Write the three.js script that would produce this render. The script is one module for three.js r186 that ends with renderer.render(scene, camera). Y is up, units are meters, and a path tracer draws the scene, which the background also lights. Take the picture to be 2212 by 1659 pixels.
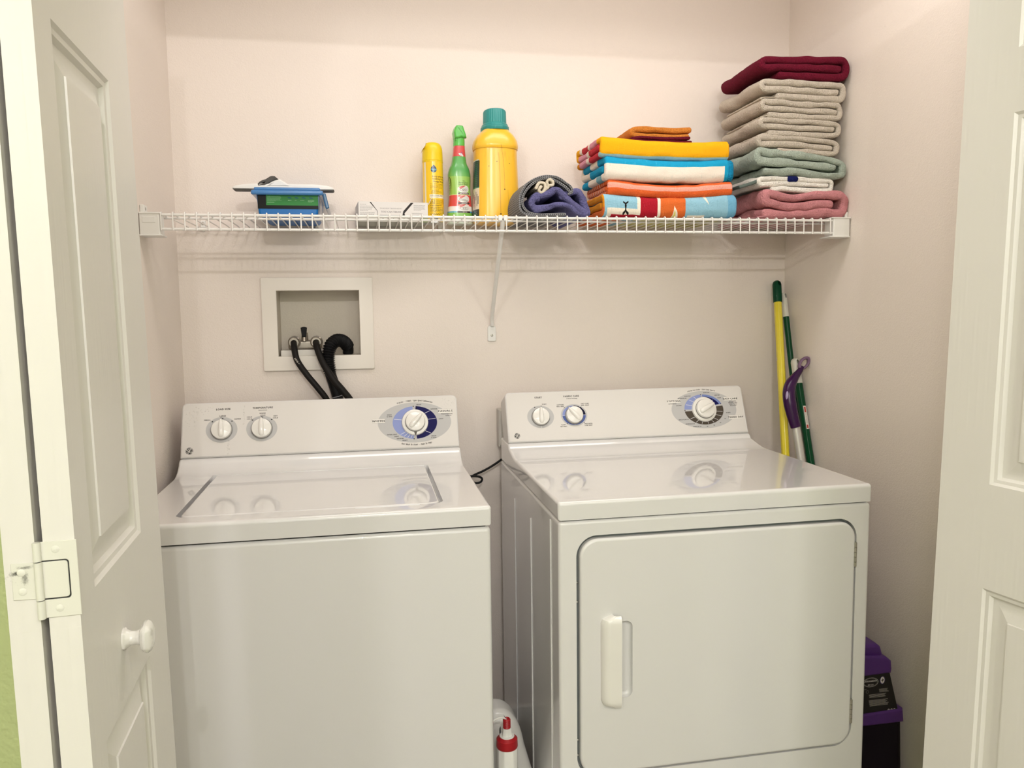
import * as THREE from 'three';
import { mergeGeometries, mergeVertices, toCreasedNormals } from 'three/addons/utils/BufferGeometryUtils.js';
import { RoundedBoxGeometry } from 'three/addons/geometries/RoundedBoxGeometry.js';
import { RectAreaLightUniformsLib } from 'three/addons/lights/RectAreaLightUniformsLib.js';
import { Brush, Evaluator, SUBTRACTION } from 'three-bvh-csg';

// ------------------------------------------------------------------ camera, light, exposure
const scene = new THREE.Scene();
scene.background = new THREE.Color(0x000000);
const camera = new THREE.PerspectiveCamera(51.87, 2212 / 1659, 0.05, 40);
camera.position.set(0.4712, 1.2989, 2.2123);
camera.rotation.set(-0.0938, -0.1851, -0.0127, 'YXZ');
const renderer = new THREE.WebGLRenderer({ antialias: true });
renderer.toneMapping = THREE.LinearToneMapping;
renderer.toneMappingExposure = 1.0;
renderer.shadowMap.enabled = true;
RectAreaLightUniformsLib.init();

const WARM = [1.0, 0.965, 0.935];
const LAMP_SHARP = { at: [0.50, 2.30, 3.25], power: 4.6, size: 0.7 };      // small clear bulb: the crisp shelf shadows
const LAMP_GLOBE = { at: [1.55, 2.26, 3.0], power: 1.5, size: 8 };      // opal globe: the soft shadows that fall to the left
const ADDED_GLOBES = [[-0.95, 2.18, 4.2], [0.95, 2.2, 5.3], [2.45, 2.2, 5.1]], ADDED_GLOBE_POWER = [4.2, 1.6, 0.9];      // unseen ceiling globes, added for fill and bounced light
const ADDED_CLOSET_FILL = { x: 0.92, y: 2.40, z: 0.72, w: 1.4, d: 0.26, power: 6.7 };      // fill light added above the frame to brighten tops and walls
const ADDED_WINDOW = { x: 0.9, y: 1.35, z: 6.0, w: 2.6, h: 1.7, power: 1.0 };   // window added behind the photographer as a broad soft fill
{
  const w = new THREE.RectAreaLight(new THREE.Color(0.95, 1.0, 0.98), ADDED_WINDOW.power, ADDED_WINDOW.w, ADDED_WINDOW.h);
  w.position.set(ADDED_WINDOW.x, ADDED_WINDOW.y, ADDED_WINDOW.z - 0.03); w.rotation.y = 0; // a RectAreaLight shines along its own -z
  scene.add(w);
  const c = new THREE.RectAreaLight(new THREE.Color(1.0, 0.95, 0.92), ADDED_CLOSET_FILL.power, ADDED_CLOSET_FILL.w, ADDED_CLOSET_FILL.d);
  c.position.set(ADDED_CLOSET_FILL.x, ADDED_CLOSET_FILL.y - 0.012, ADDED_CLOSET_FILL.z); c.rotation.x = -Math.PI / 2; scene.add(c);
}

// ------------------------------------------------------------------ helpers
const used = new Map();
function numbered(name) {
  const n = used.get(name) ?? 0; used.set(name, n + 1);
  return n ? `${name}_${String(n).padStart(3, '0')}` : name;
}
function mulberry(a) { return () => { a |= 0; a = (a + 0x6d2b79f5) | 0; let t = Math.imul(a ^ (a >>> 15), 1 | a); t = (t + Math.imul(t ^ (t >>> 7), 61 | t)) ^ t; return ((t ^ (t >>> 14)) >>> 0) / 4294967296; }; }
function tag(o, label, category, group) { o.userData.label = label; o.userData.category = category; if (group) o.userData.group = group; return o; }
function thing(name, label, category, group) { const g = new THREE.Group(); g.name = numbered(name); scene.add(g); return tag(g, label, category, group); }
function part(name, geo, mat, parent, label) {
  const m = new THREE.Mesh(geo, mat); m.name = parent === scene ? numbered(name) : name; m.castShadow = m.receiveShadow = true; parent.add(m);
  if (label) m.userData.label = label; return m;
}
function single(name, geo, mat, label, category, group) { return tag(part(name, geo, mat, scene), label, category, group); }
function struct(name, geo, mat) { const m = part(name, geo, mat, scene); m.userData.kind = 'structure'; return m; }
const V2 = (x, y) => new THREE.Vector2(x, y), V3 = (x, y, z) => new THREE.Vector3(x, y, z);
function metric(geo) { // uv in metres from the face direction
  const g = geo.index ? geo.toNonIndexed() : geo; const p = g.attributes.position, n = g.attributes.normal, uv = new Float32Array(p.count * 2);
  for (let i = 0; i < p.count; i += 3) {
    const nx = Math.abs(n.getX(i) + n.getX(i + 1) + n.getX(i + 2)), ny = Math.abs(n.getY(i) + n.getY(i + 1) + n.getY(i + 2)), nz = Math.abs(n.getZ(i) + n.getZ(i + 1) + n.getZ(i + 2));
    for (let k = i; k < i + 3; k++) {
      if (nz >= nx && nz >= ny) { uv[2 * k] = p.getX(k); uv[2 * k + 1] = p.getY(k); }
      else if (nx >= ny) { uv[2 * k] = p.getZ(k) + 7.3; uv[2 * k + 1] = p.getY(k); }
      else { uv[2 * k] = p.getX(k); uv[2 * k + 1] = p.getZ(k) + 3.1; }
    }
  }
  g.setAttribute('uv', new THREE.BufferAttribute(uv, 2)); return g;
}
const box = (x0, x1, y0, y1, z0, z1) => new THREE.BoxGeometry(x1 - x0, y1 - y0, z1 - z0).translate((x0 + x1) / 2, (y0 + y1) / 2, (z0 + z1) / 2);
const rbox = (x0, x1, y0, y1, z0, z1, r, seg = 3) => new RoundedBoxGeometry(x1 - x0, y1 - y0, z1 - z0, seg, r).translate((x0 + x1) / 2, (y0 + y1) / 2, (z0 + z1) / 2);
function rrect(x0, y0, x1, y1, r, r2 = r) { // r: lower corners, r2: upper corners
  const s = new THREE.Shape();
  s.moveTo(x0 + r, y0); s.lineTo(x1 - r, y0); s.absarc(x1 - r, y0 + r, r, -Math.PI / 2, 0); s.lineTo(x1, y1 - r2); s.absarc(x1 - r2, y1 - r2, r2, 0, Math.PI / 2);
  s.lineTo(x0 + r2, y1); s.absarc(x0 + r2, y1 - r2, r2, Math.PI / 2, Math.PI); s.lineTo(x0, y0 + r); s.absarc(x0 + r, y0 + r, r, Math.PI, 1.5 * Math.PI);
  return s;
}
function slab(shape, depth, bevel = 0, seg = 3, curve = 12) { // extruded from z = 0 to z = depth, edges rounded inwards
  const g = new THREE.ExtrudeGeometry(shape, { depth: depth - 2 * bevel, bevelEnabled: bevel > 0, bevelSize: bevel, bevelThickness: bevel, bevelOffset: -bevel, bevelSegments: seg, curveSegments: curve });
  return g.translate(0, 0, bevel);
}
function creased(geo, angle = 0.6) { // normals shared across edges flatter than the angle, weighted by area so that broad faces stay flat
  const g = geo.index ? geo.toNonIndexed() : geo.clone(), p = g.attributes.position, n = p.count / 3, F = new Float32Array(n * 3), U = new Float32Array(n * 3), at = new Map(), keys = new Array(p.count), a = V3(), b = V3(), c = V3();
  for (let f = 0; f < n; f++) {
    a.fromBufferAttribute(p, f * 3); b.fromBufferAttribute(p, f * 3 + 1).sub(a); c.fromBufferAttribute(p, f * 3 + 2).sub(a); b.cross(c); F.set([b.x, b.y, b.z], f * 3); const l = b.length() || 1; U.set([b.x / l, b.y / l, b.z / l], f * 3);
    for (let k = 0; k < 3; k++) { const i = f * 3 + k, key = Math.round(p.getX(i) * 2e5) + ',' + Math.round(p.getY(i) * 2e5) + ',' + Math.round(p.getZ(i) * 2e5); keys[i] = key; const q = at.get(key); q ? q.push(f) : at.set(key, [f]); }
  }
  const N = new Float32Array(p.count * 3), lim = Math.cos(angle);
  for (let i = 0; i < p.count; i++) { const f = Math.floor(i / 3); let x = 0, y = 0, z = 0; for (const h of at.get(keys[i])) if (U[f * 3] * U[h * 3] + U[f * 3 + 1] * U[h * 3 + 1] + U[f * 3 + 2] * U[h * 3 + 2] >= lim) { x += F[h * 3]; y += F[h * 3 + 1]; z += F[h * 3 + 2]; } const l = Math.hypot(x, y, z) || 1; N.set([x / l, y / l, z / l], i * 3); }
  g.setAttribute('normal', new THREE.BufferAttribute(N, 3)); return g;
}
const smooth = (g, a = 0.6) => creased(strip(g), a);
function strip(g) { const h = g.clone(); for (const k of Object.keys(h.attributes)) if (k !== 'position') h.deleteAttribute(k); return h; }
const soft = (g, a = 0.6) => metric(smooth(g, a));
function curve(pts) { return new THREE.CatmullRomCurve3(pts.map((p) => V3(...p)), false, 'centripetal'); }
function tube(pts, r, n = 40, radial = 10) { return new THREE.TubeGeometry(curve(pts), n, r, radial, false); }
function polyTube(pts, r, radial = 8) { // a bent wire with tight bends
  const c = new THREE.CurvePath(); for (let i = 1; i < pts.length; i++) c.add(new THREE.LineCurve3(V3(...pts[i - 1]), V3(...pts[i])));
  const P = pts.map((p) => V3(...p)), pos = [], idx = [];
  for (let i = 0; i < P.length; i++) {
    const t = V3().subVectors(P[Math.min(i + 1, P.length - 1)], P[Math.max(i - 1, 0)]).normalize();
    let a = V3(1, 0, 0); if (Math.abs(t.x) > 0.9) a = V3(0, 1, 0); const b = V3().crossVectors(t, a).normalize(); a.crossVectors(b, t).normalize();
    for (let k = 0; k < radial; k++) { const f = (k / radial) * 2 * Math.PI; const q = P[i].clone().addScaledVector(a, r * Math.cos(f)).addScaledVector(b, r * Math.sin(f)); pos.push(q.x, q.y, q.z); }
  }
  for (let i = 0; i < P.length - 1; i++) for (let k = 0; k < radial; k++) { const a = i * radial + k, b = i * radial + (k + 1) % radial; idx.push(a, b, a + radial, b, b + radial, a + radial); }
  for (let k = 1; k < radial - 1; k++) { idx.push(0, k + 1, k); const e = (P.length - 1) * radial; idx.push(e, e + k, e + k + 1); }
  const g = new THREE.BufferGeometry(); g.setAttribute('position', new THREE.Float32BufferAttribute(pos, 3)); g.setIndex(idx); g.computeVertexNormals(); g.setAttribute('uv', new THREE.Float32BufferAttribute(new Float32Array(pos.length / 3 * 2), 2)); return g;
}
const lathe = (pts, seg = 40) => { const g = new THREE.LatheGeometry(pts.map((p) => V2(...p)), seg); return toCreasedNormals(g, 0.7); };
const clean = (g) => { const h = g.index ? g.toNonIndexed() : g.clone(); for (const k of Object.keys(h.attributes)) if (!['position', 'normal', 'uv'].includes(k)) h.deleteAttribute(k); if (!h.attributes.uv) h.setAttribute('uv', new THREE.BufferAttribute(new Float32Array(h.attributes.position.count * 2), 2)); return h; };
const join = (...gs) => mergeGeometries(gs.map(clean));
const csg = new Evaluator(); csg.useGroups = false; csg.attributes = ['position', 'normal'];
function cut(a, ...bs) {
  let r = new Brush(plain(a)); r.updateMatrixWorld();
  for (const b of bs) { const q = new Brush(plain(b)); q.updateMatrixWorld(); r = csg.evaluate(r, q, SUBTRACTION); r.updateMatrixWorld(); }
  const g = r.geometry; return metric(creased(strip(g), 0.5));
}
function plain(g) { const h = g.clone(); for (const k of Object.keys(h.attributes)) if (!['position', 'normal'].includes(k)) h.deleteAttribute(k); h.clearGroups(); return h; }

// noise on a tile that repeats
function lattice(cells, seed) { const r = mulberry(seed), a = new Float32Array(cells * cells); for (let i = 0; i < a.length; i++) a[i] = r(); return (x, y) => { x = ((x % 1) + 1) % 1 * cells; y = ((y % 1) + 1) % 1 * cells; const i = Math.floor(x), j = Math.floor(y); let u = x - i, v = y - j; u = u * u * (3 - 2 * u); v = v * v * (3 - 2 * v); const g = (p, q) => a[(q % cells) * cells + (p % cells)]; return (g(i, j) * (1 - u) + g(i + 1, j) * u) * (1 - v) + (g(i, j + 1) * (1 - u) + g(i + 1, j + 1) * u) * v; }; }
function field(size, fn, srgb = false) {
  const d = new Uint8Array(size * size * 4);
  for (let y = 0; y < size; y++) for (let x = 0; x < size; x++) { const c = fn(x / size, y / size), o = (y * size + x) * 4; const t = Array.isArray(c) ? c : [c, c, c]; for (let k = 0; k < 3; k++) d[o + k] = Math.max(0, Math.min(255, Math.round(t[k] * 255))); d[o + 3] = 255; }
  const t = new THREE.DataTexture(d, size, size); t.magFilter = THREE.LinearFilter; t.minFilter = THREE.LinearMipmapLinearFilter; t.wrapS = t.wrapT = THREE.RepeatWrapping; if (srgb) t.colorSpace = THREE.SRGBColorSpace; t.needsUpdate = true; return t;
}
const tiled = (t, metres, my = metres) => { const c = t.clone(); c.repeat.set(1 / metres, 1 / my); c.needsUpdate = true; return c; };
const noise3 = (() => { const r = mulberry(99), a = new Float32Array(4096); for (let i = 0; i < 4096; i++) a[i] = r() * 2 - 1; const h = (x, y, z) => a[(Math.imul(x, 73) + Math.imul(y, 1259) + Math.imul(z, 3571)) & 4095]; const s = (t) => t * t * (3 - 2 * t); return (x, y, z) => { const i = Math.floor(x), j = Math.floor(y), k = Math.floor(z), u = s(x - i), v = s(y - j), w = s(z - k); const L = (p, q, t) => p + (q - p) * t; return L(L(L(h(i, j, k), h(i + 1, j, k), u), L(h(i, j + 1, k), h(i + 1, j + 1, k), u), v), L(L(h(i, j, k + 1), h(i + 1, j, k + 1), u), L(h(i, j + 1, k + 1), h(i + 1, j + 1, k + 1), u), v), w); }; })();

const peelTex = (() => { const a = lattice(90, 1), b = lattice(40, 2), c = lattice(180, 3); return field(1024, (x, y) => { const v = a(x, y) * 0.55 + b(x, y) * 0.3 + c(x, y) * 0.15; return Math.min(1, Math.max(0, (v - 0.3) * 2.2)); }); })();
const terryTex = (() => { const a = lattice(64, 5), b = lattice(128, 6), c = lattice(30, 7); return field(512, (x, y) => a(x, y) * 0.42 + b(x, y) * 0.22 + c(x, y) * 0.36); })();
const terryTone = (() => { const a = lattice(72, 15), b = lattice(150, 16), c = lattice(20, 17); return field(512, (x, y) => 0.80 + 0.40 * (a(x, y) * 0.45 + b(x, y) * 0.35 + c(x, y) * 0.2)); })();
const grainTex = (() => { const a = lattice(128, 8), b = lattice(64, 9); return field(1024, (x, y) => { const w = a(x, y * 0.06) * 0.6 + b(x * 2, y * 0.12) * 0.4; return w; }); })();
const waffleTex = field(128, (x, y) => { const u = (x * 8) % 1, v = (y * 8) % 1; const hole = u > 0.28 && u < 0.82 && v > 0.25 && v < 0.8; return hole ? [0.11, 0.11, 0.15] : [0.56, 0.56, 0.57]; }, true);
const waffleBump = field(128, (x, y) => { const u = (x * 8) % 1, v = (y * 8) % 1; return u > 0.25 && u < 0.85 && v > 0.22 && v < 0.82 ? 0 : 1; });

const std = (o) => new THREE.MeshStandardMaterial(o), phys = (o) => new THREE.MeshPhysicalMaterial(o);
const rgb = (r, g, b) => new THREE.Color().setRGB(r, g, b);
const M = {
  wall: std({ name: 'painted orange peel wall', color: rgb(0.81, 0.73, 0.67), roughness: 0.62, bumpMap: tiled(peelTex, 0.21), bumpScale: 0.00024 }),
  green: std({ name: 'light green wall paint', color: rgb(0.50, 0.56, 0.28), roughness: 0.7, bumpMap: tiled(peelTex, 0.42), bumpScale: 0.0006 }),
  ceiling: std({ name: 'white ceiling', color: rgb(0.84, 0.82, 0.78), roughness: 0.9 }),
  floor: std({ name: 'darkened vinyl floor', color: rgb(0.22, 0.18, 0.14), roughness: 0.5 }),  // unseen floor, darkened to limit bounce onto the machine fronts
  trim: std({ name: 'white trim paint', color: rgb(0.78, 0.76, 0.70), roughness: 0.4 }),
  door: std({ name: 'white moulded door paint', color: rgb(0.76, 0.735, 0.70), roughness: 0.38, bumpMap: tiled(grainTex, 0.5), bumpScale: 0.00025 }),
  hinge: std({ name: 'painted steel hinge', color: rgb(0.74, 0.73, 0.66), roughness: 0.35 }),
  enamel: phys({ name: 'white appliance enamel', color: rgb(0.745, 0.735, 0.73), roughness: 0.26, clearcoat: 1.0, clearcoatRoughness: 0.02 }),
  console: phys({ name: 'white console plastic', color: rgb(0.72, 0.70, 0.685), roughness: 0.4 }),
  knob: phys({ name: 'white knob plastic', color: rgb(0.82, 0.80, 0.76), roughness: 0.25, clearcoat: 0.5, clearcoatRoughness: 0.1 }),
  skirt: std({ name: 'grey knob skirt', color: rgb(0.20, 0.19, 0.18), roughness: 0.5 }),
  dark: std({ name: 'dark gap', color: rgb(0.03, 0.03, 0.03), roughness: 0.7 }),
  seal: std({ name: 'grey door seal', color: rgb(0.20, 0.22, 0.22), roughness: 0.6 }),
  black: phys({ name: 'black plastic', color: rgb(0.007, 0.007, 0.0075), roughness: 0.45, specularIntensity: 0.3 }),
  rubber: phys({ name: 'black rubber hose', color: rgb(0.011, 0.0095, 0.0085), specularIntensity: 0.3, roughness: 0.5 }),
  steel: std({ name: 'brushed steel', color: rgb(0.55, 0.54, 0.50), roughness: 0.3, metalness: 0.9 }),
  brass: std({ name: 'weathered nickel brass', color: rgb(0.36, 0.32, 0.27), roughness: 0.34, metalness: 0.75 }),
  wire: phys({ name: 'white vinyl coated wire', color: rgb(0.82, 0.80, 0.77), roughness: 0.3, clearcoat: 0.3 }),
  plastic: std({ name: 'white plastic', color: rgb(0.80, 0.79, 0.76), roughness: 0.35 }),
};
function canvas(w, h, draw, opts = {}) { const c = document.createElement('canvas'); c.width = w; c.height = h; const g = c.getContext('2d'); draw(g, w, h); const t = new THREE.CanvasTexture(c); t.colorSpace = THREE.SRGBColorSpace; t.magFilter = THREE.LinearFilter; if (opts.repeat) t.wrapS = t.wrapT = THREE.RepeatWrapping; t.anisotropy = 8; return t; }
function lines(g, x, y, w, n, step, size, seed, colour) { // a block of print too small to read
  const r = mulberry(seed); g.fillStyle = colour;
  for (let i = 0; i < n; i++) { let q = x; const end = x + w * (i === n - 1 ? 0.6 : 0.85 + 0.15 * r()); while (q < end) { const l = size * (0.8 + 2.2 * r()); g.fillRect(q, y + i * step, Math.min(l, end - q), size * 0.55); q += l + size * 0.5; } }
}
function text(g, s, x, y, px, font = 'sans-serif', weight = 'bold', align = 'center', wide = 1) { g.save(); g.translate(x, y); g.scale(wide, 1); g.font = `${weight} ${px}px ${font}`; g.textAlign = align; g.textBaseline = 'middle'; g.fillText(s, 0, 0); g.restore(); }

// ------------------------------------------------------------------ the room
const CEIL = 2.44, WL = (z) => -0.045 * z, WR = (z) => 1.728 + 0.05 * z, DEEP = 0.95, FRONT = 1.05;
{
  const s = new THREE.Shape(); s.moveTo(-0.2, 0); s.lineTo(1.95, 0); s.lineTo(1.95, CEIL); s.lineTo(-0.2, CEIL); s.closePath();
  const h = new THREE.Path(); h.moveTo(0.24, 1.176); h.lineTo(0.24, 1.362); h.lineTo(0.468, 1.362); h.lineTo(0.468, 1.176); h.closePath(); s.holes.push(h);
  struct('wall_back', metric(new THREE.ExtrudeGeometry(s, { depth: 0.12, bevelEnabled: false }).translate(0, 0, -0.12)), M.wall);
  const side = (a, b) => { const q = new THREE.Shape(); q.moveTo(a(0), 0); q.lineTo(a(DEEP), -DEEP); q.lineTo(b, -DEEP); q.lineTo(b, 0); q.closePath(); return metric(new THREE.ExtrudeGeometry(q, { depth: CEIL, bevelEnabled: false }).rotateX(-Math.PI / 2)); };
  struct('wall_left', side(WL, -0.2), M.wall);
  struct('wall_right', side(WR, 1.95), M.wall);
  // the wall with the closet opening: white towards the closet, green towards the room
  const OX0 = 0.075, OX1 = 1.66, OY = 2.10;
  const f = new THREE.Shape(); f.moveTo(-1.5, 0); f.lineTo(OX0, 0); f.lineTo(OX0, OY); f.lineTo(OX1, OY); f.lineTo(OX1, 0); f.lineTo(3.2, 0); f.lineTo(3.2, CEIL); f.lineTo(-1.5, CEIL); f.closePath();
  struct('wall_front', metric(new THREE.ExtrudeGeometry(f, { depth: 0.02, bevelEnabled: false }).translate(0, 0, FRONT - 0.02)), M.green);
  const fi = f.clone();
  struct('wall_inner', metric(new THREE.ExtrudeGeometry(fi, { depth: FRONT - 0.02 - DEEP, bevelEnabled: false }).translate(0, 0, DEEP)), M.wall);
  struct('floor', metric(box(-1.6, 3.3, -0.1, 0, -0.15, ADDED_WINDOW.z + 0.2)), M.floor);
  struct('ceiling', metric(box(-1.6, 3.3, CEIL, CEIL + 0.1, -0.15, ADDED_WINDOW.z + 0.2)), M.ceiling);
  struct('wall_room_left', metric(box(-1.6, -1.5, 0, CEIL, FRONT - 0.05, ADDED_WINDOW.z)), M.green);
  struct('wall_room_right', metric(box(3.2, 3.3, 0, CEIL, FRONT - 0.05, ADDED_WINDOW.z)), M.green);
  struct('wall_far', metric(box(-1.6, 3.3, 0, CEIL, ADDED_WINDOW.z + 0.02, ADDED_WINDOW.z + 0.12)), M.green);
  const w = new THREE.Group(); w.name = 'added_window_1'; w.userData.kind = 'structure'; scene.add(w);  // out of view, added so its glowing pane fills the closet softly
  const fr = new THREE.Shape(); fr.moveTo(-ADDED_WINDOW.w / 2 - 0.08, -ADDED_WINDOW.h / 2 - 0.08); fr.lineTo(ADDED_WINDOW.w / 2 + 0.08, -ADDED_WINDOW.h / 2 - 0.08); fr.lineTo(ADDED_WINDOW.w / 2 + 0.08, ADDED_WINDOW.h / 2 + 0.08); fr.lineTo(-ADDED_WINDOW.w / 2 - 0.08, ADDED_WINDOW.h / 2 + 0.08); fr.closePath();
  for (const [a, b] of [[-ADDED_WINDOW.w / 2, -0.03], [0.03, ADDED_WINDOW.w / 2]]) { const q = new THREE.Path(); q.moveTo(a, -ADDED_WINDOW.h / 2); q.lineTo(a, ADDED_WINDOW.h / 2); q.lineTo(b, ADDED_WINDOW.h / 2); q.lineTo(b, -ADDED_WINDOW.h / 2); q.closePath(); fr.holes.push(q); }
  const frame = part('added_window_frame', metric(new THREE.ExtrudeGeometry(fr, { depth: 0.03, bevelEnabled: false })), M.trim, w); frame.position.set(ADDED_WINDOW.x, ADDED_WINDOW.y, ADDED_WINDOW.z - 0.015);
  part('added_window_pane', box(ADDED_WINDOW.x - ADDED_WINDOW.w / 2, ADDED_WINDOW.x + ADDED_WINDOW.w / 2, ADDED_WINDOW.y - ADDED_WINDOW.h / 2, ADDED_WINDOW.y + ADDED_WINDOW.h / 2, ADDED_WINDOW.z + 0.004, ADDED_WINDOW.z + 0.014), std({ name: 'glowing fill pane', color: rgb(0.05, 0.05, 0.05), emissive: rgb(1, 0.97, 0.92), emissiveIntensity: 0.9, roughness: 0.2 }), w);
  struct('baseboard_back', metric(rbox(0.0, 1.735, 0, 0.128, 0, 0.014, 0.004)), M.trim);
}
function twinLight(spec, gap, r, name, label) { // two small bulbs side by side on a bar
  const t = thing(name, label, 'light', 'added fill globes'); delete t.userData.group;
  const [x, y, z] = spec.at;
  part('lamp_base', lathe([[0, 0], [0.07, 0], [0.07, -0.02], [0.04, -0.03], [0, -0.03]]), M.plastic, t).position.set(x, CEIL - 0.001, z);
  part('lamp_stem', new THREE.CylinderGeometry(0.008, 0.008, CEIL - 0.028 - (y + 0.06), 12).translate(x, (CEIL - 0.028 + y + 0.06) / 2, z), M.plastic, t);
  part('lamp_arm', tube([[x - gap / 2, y + r * 0.8, z], [x - gap / 2, y + 0.045, z], [x - gap / 4, y + 0.062, z], [x + gap / 4, y + 0.062, z], [x + gap / 2, y + 0.045, z], [x + gap / 2, y + r * 0.8, z]], 0.006, 40, 8), M.plastic, t);
  for (const k of [-1, 1]) {
    part('lamp_bulb', new THREE.SphereGeometry(r, 24, 18).translate(x + k * gap / 2, y, z), std({ name: 'glowing bulb', color: rgb(0.5, 0.5, 0.5), emissive: rgb(...WARM), emissiveIntensity: 2.0, roughness: 0.4 }), t);
    const l = new THREE.PointLight(rgb(...WARM), spec.power / 2); l.position.set(x + k * gap / 2, y, z); l.shadow.radius = spec.size; l.castShadow = true; t.add(l);
  }
}
function ceilingLight(spec, r, name, label, group) {
  const t = thing(name, label, 'light', group);
  part('lamp_base', lathe([[0, 0], [0.09, 0], [0.09, -0.02], [0.05, -0.035], [0, -0.035]]), M.plastic, t).position.set(spec.at[0], CEIL - 0.001, spec.at[2]);
  part('lamp_stem', new THREE.CylinderGeometry(0.012, 0.012, CEIL - 0.03 - spec.at[1] - r * 0.9, 16).translate(spec.at[0], (CEIL - 0.03 + spec.at[1] + r * 0.9) / 2, spec.at[2]), M.plastic, t);
  part('lamp_bulb', new THREE.SphereGeometry(r, 32, 24).translate(...spec.at), std({ name: 'glowing bulb', color: rgb(0.5, 0.5, 0.5), emissive: rgb(...WARM), emissiveIntensity: 2.0, roughness: 0.4 }), t);
  const l = new THREE.PointLight(rgb(...WARM), spec.power); l.position.set(...spec.at); l.shadow.radius = spec.size; l.castShadow = true; t.add(l);
}
twinLight(LAMP_SHARP, 0.126, 0.03, 'ceiling_light', 'small ceiling light with two bare bulbs behind the photographer');
ceilingLight(LAMP_GLOBE, 0.165, 'ceiling_light', 'large opal globe ceiling light on the right side of the room');
for (const [i, at] of ADDED_GLOBES.entries()) ceilingLight({ at, power: ADDED_GLOBE_POWER[i], size: 7 }, 0.15, 'ceiling_light', ['added opal globe for fill light on the left side of the room', 'added opal globe for fill light in front of the added window', 'added opal globe for fill light in the far right corner of the room'][i], 'added fill globes');  // these globes are added out of view to lift the room light
{
  const q = ADDED_CLOSET_FILL, t = thing('added_closet_fill', 'long flush fill light added on the closet ceiling', 'light');  // added fixture, lifts the closet interior from above
  part('fill_housing', rbox(q.x - q.w / 2 - 0.02, q.x + q.w / 2 + 0.02, q.y - 0.004, CEIL - 0.0005, q.z - q.d / 2 - 0.02, q.z + q.d / 2 + 0.02, 0.004), M.plastic, t);
  part('fill_diffuser', box(q.x - q.w / 2, q.x + q.w / 2, q.y - 0.01, q.y - 0.003, q.z - q.d / 2, q.z + q.d / 2), std({ name: 'glowing diffuser', color: rgb(0.6, 0.6, 0.6), emissive: rgb(1, 0.93, 0.84), emissiveIntensity: 0.8 }), t);
}

// ------------------------------------------------------------------ bifold doors
// A leaf is drawn in its own axes: the edge that stands furthest back is at z = 0, the leaf runs towards +z, its moulded face looks along +x, and its thickness lies on -x.
const LEAF_H = 2.03, LEAF_T = 0.0275, LEAF_Y = 0.015;
function mirrored(g) { // across x, with the faces turned the right way round again
  const h = g.index ? g.toNonIndexed() : g.clone(), p = h.attributes.position; for (let i = 0; i < p.count; i++) p.setX(i, -p.getX(i));
  for (let i = 0; i < p.count; i += 3) { const t = [p.getX(i), p.getY(i), p.getZ(i)]; p.setXYZ(i, p.getX(i + 1), p.getY(i + 1), p.getZ(i + 1)); p.setXYZ(i + 1, ...t); }
  h.computeVertexNormals(); return metric(toCreasedNormals(strip(h), 0.35));
}
function leafGeometry(width, rects, mirror) {
  const s = new THREE.Shape(); s.moveTo(0, LEAF_Y); s.lineTo(width, LEAF_Y); s.lineTo(width, LEAF_H); s.lineTo(0, LEAF_H); s.closePath();
  for (const [a, b, c, d] of rects) { const h = new THREE.Path(); h.moveTo(a, c); h.lineTo(a, d); h.lineTo(b, d); h.lineTo(b, c); h.closePath(); s.holes.push(h); }
  const skin = new THREE.ExtrudeGeometry(s, { depth: 0.012, bevelEnabled: false });
  const core = box(0, width, LEAF_Y, LEAF_H, 0.0119, LEAF_T);
  const g = join(skin, core).rotateY(-Math.PI / 2); // along the leaf -> +z, into the leaf -> -x
  return mirror ? mirrored(g) : metric(g);
}
function panelGeometry([a, b, c, d], mirror) { // the moulding and the raised field of one panel
  const rings = [[0, 0], [0.004, -0.0035], [0.009, -0.0045], [0.013, -0.0095], [0.017, -0.0105], [0.021, -0.0105], [0.028, -0.0085], [0.042, -0.0035], [0.0425, -0.0015], [0.046, -0.0015]];
  const pos = [], idx = [];
  rings.forEach(([i, h]) => { for (const [s, y] of [[a + i, c + i], [b - i, c + i], [b - i, d - i], [a + i, d - i]]) pos.push(h, y, s); });
  for (let r = 0; r < rings.length - 1; r++) for (let k = 0; k < 4; k++) { const p = r * 4 + k, q = r * 4 + (k + 1) % 4; idx.push(p, p + 4, q, q, p + 4, q + 4); }
  const e = (rings.length - 1) * 4; idx.push(e, e + 2, e + 1, e, e + 3, e + 2);
  const g = new THREE.BufferGeometry(); g.setAttribute('position', new THREE.Float32BufferAttribute(pos, 3)); g.setIndex(idx); return mirror ? mirrored(g) : metric(toCreasedNormals(g, 0.35));
}
const rectsFor = (a, b) => [[a, b, 0.22, 0.8565], [a, b, 1.021, 1.582], [a, b, 1.6755, 1.915]];
function leaf(parent, width, rects, x, mirror) {
  const m = part('door_leaf', leafGeometry(width, rects, mirror), M.door, parent); m.position.x = x;
  for (const r of rects) part('moulded_panel', panelGeometry(r, mirror), M.door, m);
  return m;
}
function doorGroup(n, xf, zf, a, t) { const g = new THREE.Group(); g.name = 'door_' + n; g.userData.kind = 'structure'; g.rotation.set(0, a, -t, 'ZYX'); g.position.set(xf - 1.2 * t, 0, zf); scene.add(g); return g; }
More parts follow.
